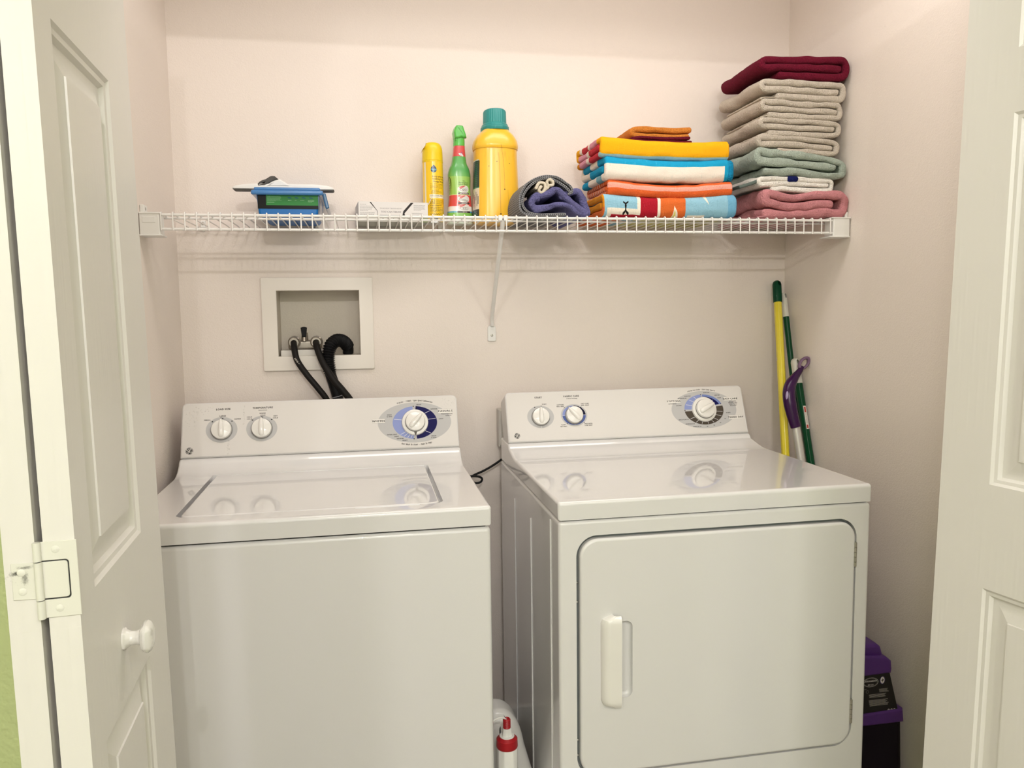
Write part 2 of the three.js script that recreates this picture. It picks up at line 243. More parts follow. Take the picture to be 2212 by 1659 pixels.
{
  const W = 0.3757, g = doorGroup(1, 0.1755, 1.0365, 0.0479, -0.0128);
  leaf(g, W, rectsFor(0.1133, 0.3243), 0);
  const back = leaf(g, W, rectsFor(0.05, 0.262), -2 * LEAF_T - 0.007, true);
  back.userData.label = 'second leaf folded behind the first';
  const knob = part('door_knob', lathe([[0, 0], [0.0125, 0], [0.0128, 0.002], [0.0105, 0.004], [0.0082, 0.008], [0.0078, 0.014], [0.0095, 0.018], [0.0155, 0.0205], [0.0182, 0.0235], [0.0185, 0.0262], [0.0165, 0.0292], [0.011, 0.0316], [0.005, 0.0325], [0, 0.0327]], 40).rotateZ(-Math.PI / 2), M.knob, g); knob.position.set(0, 0.9275, 0.231);
  // non-mortise hinge across the two front edges
  const hx = -LEAF_T, z = W, hg = part('hinge', (() => {
    const o = new THREE.Shape(); o.moveTo(-0.004, -0.037); o.lineTo(0.0295, -0.037); o.lineTo(0.0295, 0.037); o.lineTo(-0.004, 0.037); o.lineTo(-0.004, 0.0188); o.lineTo(0.018, 0.0188); o.quadraticCurveTo(0.0218, 0.0188, 0.0218, 0.015); o.lineTo(0.0218, -0.0155); o.quadraticCurveTo(0.0218, -0.0194, 0.018, -0.0194); o.lineTo(-0.004, -0.0194); o.closePath();
    return metric(slab(o, 0.0016, 0.0004, 1));
  })(), M.hinge, g); hg.position.set(hx - 0.0003, 1.0495, z);
  const inner = new THREE.Shape(); inner.moveTo(-0.028, -0.017); inner.lineTo(-0.004, -0.018); inner.lineTo(0.017, -0.018); inner.quadraticCurveTo(0.0205, -0.018, 0.0205, -0.0145); inner.lineTo(0.0205, 0.0142); inner.quadraticCurveTo(0.0205, 0.0175, 0.017, 0.0175); inner.lineTo(-0.004, 0.0175); inner.lineTo(-0.028, 0.0185); inner.closePath();
  part('hinge_leaf', metric(slab(inner, 0.0015, 0.0004, 1)), M.hinge, hg);
  for (const [y0, y1] of [[-0.037, -0.0195], [-0.0185, 0.018], [0.019, 0.037]]) part('hinge_knuckle', new THREE.CylinderGeometry(0.0036, 0.0036, y1 - y0, 20).translate(-0.0045, (y0 + y1) / 2, 0.0026), M.hinge, hg);
  part('hinge_gap_shade', box(-0.0035, 0.0222, -0.0196, 0.019, 0.00005, 0.0003), M.dark, hg, 'dark sheet for the shade in the gap round the inner hinge leaf');  // dark sheet puts the shade between the hinge leaves into colour
  part('hinge_pin', new THREE.CylinderGeometry(0.0022, 0.0022, 0.073, 12).translate(-0.0045, 0, 0.0026), M.dark, hg);
  const screw = join(lathe([[0, 0.0012], [0.0024, 0.0009], [0.0036, 0], [0.0036, -0.0005], [0, -0.0005]], 20).rotateX(Math.PI / 2));
  for (const [x, y] of [[0.011, 0.029], [0.011, -0.0285], [-0.0195, 0.009], [-0.0195, -0.0095]]) { const s = part('screw', screw, M.hinge, hg); s.position.set(x, y, 0.0018); }
  // black grease round the hinge
  const smear = canvas(512, 512, (c) => { c.clearRect(0, 0, 512, 512); const r = mulberry(4); const blob = (x, y, a, b, n, al) => { for (let i = 0; i < n; i++) { const u = (r() + r() + r() - 1.5), v = (r() + r() + r() - 1.5); c.fillStyle = `rgba(30,28,24,${al * (0.3 + r())})`; c.beginPath(); c.ellipse(x + u * a, y + v * b, 2 + 7 * r(), 2 + 9 * r(), r() * 3, 0, 7); c.fill(); } }; blob(220, 210, 50, 20, 260, 0.07); blob(290, 260, 30, 60, 320, 0.06); blob(300, 160, 60, 14, 200, 0.06); blob(110, 250, 90, 60, 60, 0.06); });
  const sm = new THREE.PlaneGeometry(0.05, 0.052); sm.translate(-0.02, 0.004, 0.0017);
  part('grease_stain', sm, std({ name: 'black grease', map: smear, transparent: true, roughness: 0.5 }), hg, 'black grease smudge');
}
{
  const g = doorGroup(2, 1.404, 1.0831, 0.1984, 0.0255);
  const W = 0.3757;
  leaf(g, W, rectsFor(0.0859, 0.297), 0, true);
  const b = leaf(g, W, rectsFor(0.05, 0.262), 0.094, false); b.rotation.y = 0.12; b.position.z = 0.0;
}

// ------------------------------------------------------------------ laundry machines
function printPanel(w, h, draw) { const k = 2048 / w, H = Math.round(h * k); return canvas(2048, H, (g) => { g.setTransform(k, 0, 0, -k, 0, H); g.k = k; draw(g, k, H); }); }
// all print is placed in metres on the console: s from its left edge, t up from the crease
function consolePrint(s0, w, h, draw) {
  return canvas(2048, Math.round(2048 * h / w), (g, W, H) => {
    const k = W / w; g.fillStyle = 'rgb(219,215,211)'; g.fillRect(0, 0, W, H);
    const X = (s) => (s - s0) * k, Y = (t) => H - t * k;
    const api = {
      g, k, X, Y,
      ell: (s, t, a, b, c) => { g.fillStyle = c; g.beginPath(); g.ellipse(X(s), Y(t), a * k, b * k, 0, 0, 7); g.fill(); },
      ring: (s, t, a, b, ai, bi, f, e, c) => { // angles in clock turns from the top
        g.fillStyle = c; g.beginPath(); const n = 60; for (let i = 0; i <= n; i++) { const q = (f + (e - f) * i / n) * 2 * Math.PI; g.lineTo(X(s + a * Math.sin(q)), Y(t + b * Math.cos(q))); } for (let i = n; i >= 0; i--) { const q = (f + (e - f) * i / n) * 2 * Math.PI; g.lineTo(X(s + ai * Math.sin(q)), Y(t + bi * Math.cos(q))); } g.fill();
      },
      tick: (s, t, a, b, ai, bi, q, c, wd = 0.0012) => { g.strokeStyle = c; g.lineWidth = wd * k; g.beginPath(); q *= 2 * Math.PI; g.moveTo(X(s + a * Math.sin(q)), Y(t + b * Math.cos(q))); g.lineTo(X(s + ai * Math.sin(q)), Y(t + bi * Math.cos(q))); g.stroke(); },
      txt: (str, s, t, size, o = {}) => { g.fillStyle = o.c ?? '#2a2826'; text(g, str, X(s), Y(t), size * k, o.f ?? 'sans-serif', o.w ?? 'bold', o.a ?? 'center', o.x ?? 1.15); },
      dot: (s, t, a = 0.0019, b = 0.0012) => { g.fillStyle = '#1c1a18'; g.beginPath(); g.ellipse(X(s), Y(t), a * k, b * k, 0, 0, 7); g.fill(); },
      boxed: (str, s, t, wd, ht, size) => { g.fillStyle = 'rgb(232,229,224)'; g.strokeStyle = 'rgba(120,118,115,.5)'; g.lineWidth = 1; g.beginPath(); g.roundRect(X(s - wd / 2), Y(t + ht / 2), wd * k, ht * k, 0.0012 * k); g.fill(); g.stroke(); g.fillStyle = '#2a2826'; text(g, str, X(s), Y(t), size * k, 'sans-serif', 'bold', 'center', 1.25); },
      arcText: (str, s, t, a, b, mid, spread, size, under) => { g.fillStyle = '#3a3733'; g.font = `italic bold ${size * k}px serif`; const n = str.length; for (let i = 0; i < n; i++) { const q = (mid + spread * ((i + 0.5) / n - 0.5) * (under ? -1 : 1)) * 2 * Math.PI; g.save(); g.translate(X(s + a * Math.sin(q)), Y(t + b * Math.cos(q))); const tx = a * Math.cos(q), ty = -b * Math.sin(q); g.rotate(Math.atan2(-ty, tx) + (under ? Math.PI : 0)); g.textAlign = 'center'; g.textBaseline = 'middle'; g.fillText(str[i], 0, 0); g.restore(); } },
      logo: (s, t, r) => { // round script monogram
        const x = X(s), y = Y(t), R = r * k; g.fillStyle = '#262422'; g.beginPath(); g.arc(x, y, R, 0, 7); g.fill(); g.strokeStyle = 'rgb(235,232,227)'; g.lineCap = 'round';
        g.lineWidth = R * 0.09; g.beginPath(); g.arc(x, y, R * 0.86, 0, 7); g.stroke();
        for (let i = 0; i < 4; i++) { const q = i * Math.PI / 2 + 0.55; g.lineWidth = R * 0.1; g.beginPath(); g.arc(x + R * 0.74 * Math.cos(q), y + R * 0.74 * Math.sin(q), R * 0.2, q - 2.2, q + 1.2); g.stroke(); }
        g.lineWidth = R * 0.13; g.beginPath(); g.moveTo(x - R * 0.02, y - R * 0.42); g.bezierCurveTo(x - R * 0.5, y - R * 0.62, x - R * 0.62, y + R * 0.1, x - R * 0.25, y + R * 0.1); g.bezierCurveTo(x + R * 0.0, y + R * 0.1, x + R * 0.05, y - R * 0.2, x - R * 0.12, y - R * 0.22); g.moveTo(x - R * 0.08, y - R * 0.1); g.bezierCurveTo(x - R * 0.05, y + R * 0.5, x - R * 0.4, y + R * 0.62, x - R * 0.52, y + R * 0.32); g.stroke();
        g.beginPath(); g.moveTo(x + R * 0.5, y - R * 0.3); g.bezierCurveTo(x + R * 0.42, y - R * 0.58, x + R * 0.05, y - R * 0.5, x + R * 0.1, y - R * 0.2); g.bezierCurveTo(x + R * 0.12, y - R * 0.04, x + R * 0.3, y - R * 0.02, x + R * 0.36, y - R * 0.05); g.bezierCurveTo(x + R * 0.0, y - R * 0.02, x + R * 0.0, y + R * 0.5, x + R * 0.3, y + R * 0.48); g.bezierCurveTo(x + R * 0.5, y + R * 0.46, x + R * 0.56, y + R * 0.3, x + R * 0.52, y + R * 0.2); g.stroke();
      },
      wear: (seed, list) => { const r = mulberry(seed); for (const [s, t, ds, dt, n, al] of list) for (let i = 0; i < n; i++) { g.fillStyle = `rgba(90,84,76,${al * r()})`; g.beginPath(); g.ellipse(X(s + (r() - 0.5) * ds), Y(t + (r() - 0.5) * dt), 1 + 3 * r(), 1 + 4 * r(), r() * 3, 0, 7); g.fill(); } },
    };
    draw(api);
  });
}
const GREY = 'rgb(188,187,187)', PALE = 'rgb(140,152,202)', NAVY = 'rgb(18,16,78)', TICK = 'rgb(222,220,224)', CHAR = 'rgb(78,70,62)';
const washerPrint = consolePrint(0.0275, 0.678, 0.137, (p) => {
  p.ell(0.1207, 0.0695, 0.0372, 0.0325, GREY); p.ell(0.216, 0.069, 0.0372, 0.0325, GREY);
  p.txt('LOAD SIZE', 0.1235, 0.1216, 0.0062); p.txt('SMALL', 0.0865, 0.0952, 0.0044); p.txt('LARGE', 0.1225, 0.1045, 0.0044); p.txt('SUPER', 0.158, 0.0955, 0.0044);
  p.dot(0.0985, 0.0908); p.dot(0.1225, 0.0987); p.dot(0.1447, 0.0906);
  p.txt('TEMPERATURE', 0.218, 0.1222, 0.0062); p.txt('WASH/RINSE', 0.218, 0.1162, 0.0032, { w: 'normal' });
  p.txt('COLD', 0.186, 0.0995, 0.0042); p.txt('COLD', 0.186, 0.0945, 0.0042); p.txt('WARM', 0.2174, 0.108, 0.0042); p.txt('COLD', 0.2184, 0.1032, 0.0042); p.txt('HOT', 0.2486, 0.1, 0.0042); p.txt('COLD', 0.2486, 0.0952, 0.0042);
  p.dot(0.1935, 0.0915); p.dot(0.2174, 0.0985); p.dot(0.2395, 0.091);
  p.logo(0.0466, 0.0191, 0.0088);
  const S = 0.5955, T = 0.0695, A = 0.057, B = 0.0432, a = 0.0345, b = 0.032;
  p.ell(0.595, 0.0697, 0.094, 0.0532, GREY);
  p.ring(S, T, A, B, a, b, 0.515, 0.985, PALE); p.ring(S, T, A, B, a, b, 0.01, 0.49, NAVY);
  for (const q of [0.125, 0.215, 0.375]) p.tick(S, T, A * 0.96, B * 0.96, a, b, q, TICK);
  for (const q of [0.535, 0.56, 0.588, 0.62, 0.79]) p.tick(S, T, A * 0.96, B * 0.96, a, b, q, TICK);
  p.tick(S, T, A, B, a, b, 0.018, '#1c1a18', 0.0015); p.dot(0.593, 0.1125, 0.0013, 0.0013); p.dot(0.5915, 0.0264, 0.0013, 0.0013);
  p.txt('HEAVY', 0.6076, 0.1163, 0.0036); p.txt('MEDIUM', 0.646, 0.1035, 0.0036); p.txt('LIGHT', 0.663, 0.0765, 0.0036); p.txt('DRAIN', 0.642, 0.0318, 0.0036); p.txt('& SPIN', 0.642, 0.0272, 0.0036);
  p.txt('RINSE', 0.531, 0.0915, 0.0036); p.txt('& SPIN', 0.531, 0.0868, 0.0036); p.txt('EXTRA LIGHT', 0.536, 0.0396, 0.0036); p.txt('LIGHT', 0.547, 0.0341, 0.0036); p.txt('MEDIUM', 0.556, 0.0283, 0.0036); p.txt('HEAVY', 0.568, 0.0235, 0.0036);
  p.boxed('WHITES', 0.5032, 0.0765, 0.0325, 0.0105, 0.0072); p.boxed('CASUALS', 0.6752, 0.097, 0.037, 0.0105, 0.0072);
  p.txt('PULSE RINSE &', 0.679, 0.0892, 0.0036); p.txt('GENTLE', 0.683, 0.0845, 0.0036);
  p.arcText('8 Cycles - 2 Wash / Spin Speed Combinations', 0.597, 0.0697, 0.1, 0.0585, 0, 0.152, 0.0052); p.arcText('Pull Knob To Start - Push To Stop', 0.597, 0.0697, 0.1, 0.0585, 0.5, 0.125, 0.0056, true);
  p.wear(3, [[0.05, 0.095, 0.03, 0.05, 70, 0.14], [0.137, 0.028, 0.006, 0.045, 60, 0.16], [0.173, 0.105, 0.004, 0.05, 50, 0.13], [0.08, 0.12, 0.05, 0.02, 30, 0.2], [0.685, 0.117, 0.04, 0.03, 60, 0.1]]);
});
const dryerPrint = consolePrint(0.842, 0.678, 0.137, (p) => {
  p.ell(0.933, 0.0695, 0.0367, 0.0308, GREY); p.ell(1.026, 0.0705, 0.0367, 0.0308, GREY);
  p.ring(1.026, 0.0705, 0.0325, 0.0272, 0.022, 0.02, 0.75, 1.0, PALE); p.ring(1.026, 0.0705, 0.0325, 0.0272, 0.022, 0.02, 0, 0.25, 'rgb(24,22,52)'); p.ring(1.026, 0.0705, 0.0325, 0.0272, 0.022, 0.02, 0.25, 0.75, 'rgb(84,100,160)');
  for (const q of [0.25, 0.5, 0.75, 0]) p.tick(1.026, 0.0705, 0.0325, 0.0272, 0.022, 0.02, q, TICK);
  p.tick(0.933, 0.0695, 0.0367, 0.0308, 0.02, 0.02, 0.5, 'rgb(235,232,228)', 0.001);
  p.txt('START', 0.931, 0.1228, 0.0062); p.txt('START', 0.946, 0.104, 0.0038); p.dot(0.919, 0.0968); p.logo(0.8645, 0.0196, 0.0078);
  p.txt('FABRIC CARE', 1.0233, 0.1238, 0.0062); p.txt('4 Heat Settings', 1.0244, 0.1172, 0.0036, { f: 'serif', w: 'italic bold' });
  for (const [u, v, s, t] of [['COTTONS', 'REG. HEAT', 0.9905, 0.0985], ['EASY CARE', 'MED. HEAT', 1.0595, 0.0995], ['FLUFF', 'NO HEAT', 0.994, 0.0425], ['DELICATES', 'LOW HEAT', 1.0635, 0.0432]]) { p.txt(u, s, t + 0.0024, 0.0038); p.txt(v, s, t - 0.0024, 0.0038); }
  p.dot(1.001, 0.0925, 0.0012, 0.001); p.dot(1.047, 0.092, 0.0014, 0.001); p.dot(1.005, 0.048, 0.0012, 0.001); p.dot(1.052, 0.049, 0.0012, 0.001);
  const S = 1.4015, T = 0.0728, A = 0.0578, B = 0.0435, a = 0.036, b = 0.033;
  p.ell(1.402, 0.0725, 0.0962, 0.0538, GREY);
  p.ring(S, T, A, B, a, b, 0.755, 0.99, PALE); p.ring(S, T, A, B, a, b, 0.0, 0.195, 'rgb(120,136,190)'); p.ring(S, T, A * 0.88, B * 0.86, a, b, 0.012, 0.19, NAVY); p.ring(S, T, A, B, a, b, 0.215, 0.735, CHAR);
  for (const q of [0.28, 0.33, 0.385, 0.43, 0.478, 0.535, 0.585, 0.645, 0.81, 0.87, 0.925]) p.tick(S, T, A * 0.95, B * 0.95, a, b, q, TICK);
  for (const q of [0.045, 0.115]) p.tick(S, T, A * 0.8, B * 0.8, a, b, q, TICK);
  p.dot(1.398, 0.116, 0.0013, 0.0013); p.dot(1.345, 0.072, 0.0013, 0.0013); p.dot(1.4535, 0.0875, 0.0013, 0.0013);
  const s = 0.0033; p.txt('MORE DRY', 1.416, 0.121, s); p.txt('LESS DRY', 1.447, 0.1125, s); p.txt('DAMP', 1.452, 0.1045, s); p.txt('MORE DRY', 1.3585, 0.1125, s); p.txt('OPTIMUM DRY', 1.342, 0.1065, s); p.txt('LESS DRY', 1.329, 0.086, s);
  p.txt('90 MIN.', 1.4725, 0.0605, s); p.txt('75', 1.46, 0.0437, s); p.txt('60', 1.444, 0.0325, s); p.txt('50', 1.4245, 0.0262, s); p.txt('40', 1.404, 0.0235, s); p.txt('DAMP DRY 30', 1.374, 0.0245, s); p.txt('DEWRINKLE 20', 1.354, 0.0325, s); p.txt('QUICK FLUFF 10', 1.337, 0.0455, s);
  p.boxed('COTTONS', 1.3157, 0.0996, 0.039, 0.0105, 0.007); p.txt('AUTOMATIC', 1.311, 0.0918, 0.0036); p.boxed('EASY CARE', 1.4845, 0.1015, 0.04, 0.0105, 0.007); p.boxed('TIMED DRY', 1.4925, 0.0475, 0.0415, 0.0105, 0.007);
  ['AUTOMATIC', 'WRINKLE FREE', 'PERM. PRESS', 'DELICATES'].forEach((q, i) => p.txt(q, 1.4905, 0.0935 - i * 0.0044, s));
  p.arcText('4 Drying Care Cycles - Extra Large Capacity', 1.401, 0.0725, 0.101, 0.0585, 0, 0.135, 0.0045);
});
function knobShape(r, h) { return lathe([[0, h], [r * 0.9, h], [r * 0.97, h - 0.0008], [r, h - 0.0025], [r * 1.02, 0.001], [r * 1.02, 0], [0, 0]], 48).rotateX(Math.PI / 2); }
function gripShape(len, w, h) { // a tapering ridge along +y
  const g = new THREE.SphereGeometry(1, 28, 18); const p = g.attributes.position;
  for (let i = 0; i < p.count; i++) { let x = p.getX(i), y = p.getY(i), z = p.getZ(i); const s = (x) => Math.sign(x) * Math.pow(Math.abs(x), 0.75); const k = 1 - 0.32 * y; p.setXYZ(i, s(x) * w * k, s(y) * len, Math.max(-0.002, z * h)); }
  g.computeVertexNormals(); return g;
}
function controlKnob(parent, s, t, r, turn, baseR, plainDial) {
  const k = part('control_knob', baseR ? join(lathe([[0, 0.006], [baseR * 0.8, 0.0065], [baseR * 0.96, 0.005], [baseR, 0.0025], [baseR, 0], [0, 0]], 56).rotateX(Math.PI / 2), knobShape(r, 0.017)) : knobShape(r, 0.011), M.knob, parent);
  k.position.set(s, t, 0.0005); const h = baseR ? 0.017 : 0.011;
  const g = part('knob_grip', gripShape(r * 0.98, r * 0.27, 0.009).translate(0, r * 0.12, h), M.knob, k); g.rotation.z = turn;
  part('knob_skirt', lathe([[r * 0.9, 0], [r * (baseR ? 1.06 : 1.09), 0], [r * (baseR ? 1.06 : 1.09), 0.0022], [r * 0.98, 0.0032], [r * 0.9, 0.0032]], 48).rotateX(Math.PI / 2).translate(0, -0.0006, baseR ? 0.006 : 0), M.skirt, k);
  if (plainDial) return k;
  if (baseR) { const q = part('dial_pointer', slab((() => { const v = new THREE.Shape(); v.moveTo(-0.0042, 0.004); v.lineTo(0.0042, 0.004); v.lineTo(0.0012, -0.006); v.lineTo(-0.0012, -0.006); v.closePath(); return v; })(), 0.0025, 0.0006, 2), std({ name: 'smoky pointer', color: rgb(0.10, 0.085, 0.07), roughness: 0.2 }), k); q.position.set(0, -r - 0.0045, 0.0058); }
  else { const q = part('knob_pointer', box(-0.0007, 0.0007, 0, 0.005, 0, 0.0006), M.black, k); q.position.set(-Math.sin(turn) * (r * 1.02), Math.cos(turn) * (r * 1.02), 0.0105); q.rotation.z = turn - 0.15; }
  return k;
}
function machine(spec) { // both machines share the cabinet, the top with its cove and the sloping console
  const { x0, x1, top, front, lip, crease, ang, print } = spec, t = spec.t, w = x1 - x0;
  // top pressing: profile across depth, run along x
  const pr = new THREE.Shape(); pr.moveTo(-front, top - lip); pr.lineTo(-front, top - 0.009); pr.quadraticCurveTo(-front, top, -front + 0.009, top); pr.lineTo(-0.292, top); pr.bezierCurveTo(-0.255, top, -0.238, top + 0.006, -crease[1] - 0.012, crease[0] - 0.012); pr.quadraticCurveTo(-crease[1] - 0.004, crease[0] - 0.001, -crease[1] + 0.004, crease[0] - 0.001); pr.lineTo(-0.075, crease[0] - 0.001); pr.lineTo(-0.075, top - lip); pr.closePath();
  let tg = slab(pr, w, 0.006, 4, 14).rotateY(Math.PI / 2).translate(x0, 0, 0);
  const prof = spec.cutTop ? cut(tg, ...spec.cutTop) : soft(tg, 0.6);
  part('top_panel', prof, M.enamel, t);
  // console
  const c = new THREE.Group(); c.name = 'console'; t.add(c); c.position.set(0, crease[0], crease[1]); c.rotation.x = -ang;
  const sh = rrect(x0 + 0.002, 0.0015, x1 - 0.002, 0.1405, 0.002, 0.013);
  part('console_housing', soft(slab(sh, 0.075, 0.005, 4).translate(0, 0, -0.0755), 0.6), M.console, c);
  const face = new THREE.PlaneGeometry(0.678, 0.137).translate(spec.p0 + 0.339, 0.0685 + 0.0005, 0);
  const fm = phys({ name: 'printed console face', map: print, roughness: 0.5, specularIntensity: 0.3 }); fm.color.set(0xffffff);
  part('console_print', trimPlane(spec.p0, 0.678, 0.137), fm, c);
  return c;
}
function trimPlane(p0, w, h) { // printed face with the console's rounded upper corners, uv from 0 to 1
  const g = new THREE.ShapeGeometry(rrect(p0 + 0.002, 0.0045, p0 + w - 0.002, h - 0.001, 0.001, 0.01), 10); const p = g.attributes.position, uv = g.attributes.uv;
  for (let i = 0; i < p.count; i++) uv.setXY(i, (p.getX(i) - p0) / w, p.getY(i) / h); return g.translate(0, 0, 0.0003);
}
{ // washer
  const t = thing('washing_machine', 'white top-loading washing machine with a blue-ringed dial, left of the dryer', 'washer');
  const x0 = 0.0235, x1 = 0.7095, top = 0.914, front = 0.7004;
  const lidCut = slab(rrect(0.1085, -0.6535, 0.6205, -0.2625, 0.02, 0.006), 0.03).rotateX(-Math.PI / 2).translate(0, top - 0.016, 0);
  const notch = rbox(0.445, 0.572, top - 0.015, top + 0.02, 0.62, 0.6615, 0.004);
  const c = machine({ t, x0, x1, top, front, lip: 0.039, crease: [0.948, 0.207], ang: 0.3755, print: washerPrint, p0: 0.0275, cutTop: [lidCut, notch] });
  part('cabinet', soft(rbox(x0 + 0.001, x1 - 0.001, 0.02, top - 0.0425, 0.06, front - 0.0015, 0.01, 4), 0.6), M.enamel, t);
  part('gap_strip', box(x0 + 0.012, x1 - 0.012, top - 0.048, top - 0.037, 0.075, front - 0.008), M.dark, t);
  const lid = rrect(0.1165, -0.6495, 0.613, -0.2585, 0.02, 0.006);
  part('lid', soft(slab(lid, 0.012, 0.004, 4).rotateX(-Math.PI / 2).translate(0, top - 0.0115, 0), 0.6), M.enamel, t);
  controlKnob(c, 0.1207, 0.0695, 0.0238, 0.03); controlKnob(c, 0.216, 0.069, 0.0238, 0.02); controlKnob(c, 0.5955, 0.0695, 0.0242, -0.75, 0.0342);
  for (const x of [0.07, 0.66]) for (const z of [0.12, 0.64]) part('levelling_foot', new THREE.CylinderGeometry(0.02, 0.024, 0.022, 20).translate(x, 0.011, z), M.black, t);
}
{ // dryer
  const t = thing('tumble_dryer', 'white front-loading dryer with a large square door and side handle, right of the washer', 'dryer');
  const x0 = 0.838, x1 = 1.527, top = 0.9203, front = 0.7288;
  const c = machine({ t, x0, x1, top, front, lip: 0.038, crease: [0.947, 0.184], ang: 0.386, print: dryerPrint, p0: 0.842 });
  const hole = slab(rrect(0.875, 0.3425, 1.4935, 0.8485, 0.043), 0.04).translate(0, 0, front - 0.02);
  part('cabinet', cut(rbox(x0 + 0.001, x1 - 0.001, 0.02, top - 0.0405, 0.06, front - 0.001, 0.008, 4), hole), M.enamel, t);
  part('gap_strip', box(x0 + 0.01, x1 - 0.01, top - 0.046, top - 0.036, 0.075, front - 0.007), M.dark, t);
  part('door_seal', slab(rrect(0.8765, 0.344, 1.492, 0.847, 0.042), 0.006).translate(0, 0, front - 0.0205), M.seal, t);
  const plate = slab(rrect(0.8815, 0.3465, 1.4895, 0.842, 0.037), 0.02, 0.006, 5, 20).translate(0, 0, front - 0.0165);
  const scoop = slab(rrect(0.940, 0.507, 0.991, 0.668, 0.013), 0.03, 0.008, 4).translate(0, 0, front - 0.006);
  const d = part('dryer_door', cut(plate, scoop), M.enamel, t);
  const hs = new THREE.Shape(); hs.moveTo(0, 0); hs.quadraticCurveTo(0.002, 0.015, 0.018, 0.018); hs.lineTo(0.0395, 0.0185); hs.lineTo(0.0395, 0.0155); hs.lineTo(0.02, 0.015); hs.quadraticCurveTo(0.008, 0.012, 0.007, 0); hs.closePath();
  const hg = slab(hs, 0.192, 0.0, 1, 10); const hp = hg.attributes.position;
  const bar = (() => { // sweep the handle section upwards and round its two ends
    const sec = hs.getPoints(8), rows = 26, pos = [], idx = [];
    for (let r = 0; r <= rows; r++) { const f = r / rows, y = -0.096 + 0.192 * f, e = Math.min(f, 1 - f) * 0.192, k = e < 0.016 ? Math.sqrt(Math.max(0, 1 - (1 - e / 0.016) ** 2)) : 1; for (const q of sec) pos.push(0.0395 - (0.0395 - q.x) * (0.45 + 0.55 * k), y, q.y * (0.7 + 0.3 * k)); }
    const n = sec.length; for (let r = 0; r < rows; r++) for (let i = 0; i < n - 1; i++) { const a = r * n + i; idx.push(a, a + n, a + 1, a + 1, a + n, a + n + 1); }
    const caps = THREE.ShapeUtils.triangulateShape(sec.slice(0, -1), []); for (const [a, b, cc] of caps) { idx.push(a, b, cc); const o = rows * n; idx.push(o + a, o + cc, o + b); }
    const g = new THREE.BufferGeometry(); g.setAttribute('position', new THREE.Float32BufferAttribute(pos, 3)); g.setIndex(idx); return metric(creased(g, 0.7));
  })();
  part('door_handle', bar, M.knob, d).position.set(0.9235, 0.588, front + 0.003);
  for (const y of [0.7695, 0.42]) {
    const h = part('door_hinge', box(1.4852, 1.4925, y - 0.0265, y + 0.0265, front - 0.006, front + 0.002), M.steel, t);
    for (let i = 0; i < 5; i++) part('hinge_knuckle', new THREE.CylinderGeometry(0.0035, 0.0035, 0.0096, 14).translate(1.4893, y - 0.0212 + i * 0.0106, front + 0.002), M.steel, h);
  }
  for (const [x, y] of [[0.879, 0.75], [0.879, 0.71], [0.879, 0.418], [0.879, 0.385]]) part('screw', new THREE.SphereGeometry(0.0028, 12, 8).translate(x, y, front - 0.013), M.steel, t);
  for (const z of [0.66, 0.464, 0.27]) part('side_rib', rbox(x0 - 0.0012, x0 + 0.004, z === 0.66 ? 0.1 : 0.13, z === 0.66 ? 0.868 : 0.82, z - 0.0022, z + 0.0022, 0.001, 2), M.enamel, t);
  controlKnob(c, 0.933, 0.0695, 0.0228, -0.03); controlKnob(c, 1.026, 0.0705, 0.023, 0.72); controlKnob(c, 1.4015, 0.0728, 0.0262, -1.1, 0.036, true);
  for (const x of [0.88, 1.48]) for (const z of [0.12, 0.66]) part('levelling_foot', new THREE.CylinderGeometry(0.02, 0.024, 0.022, 20).translate(x, 0.011, z), M.black, t);
}

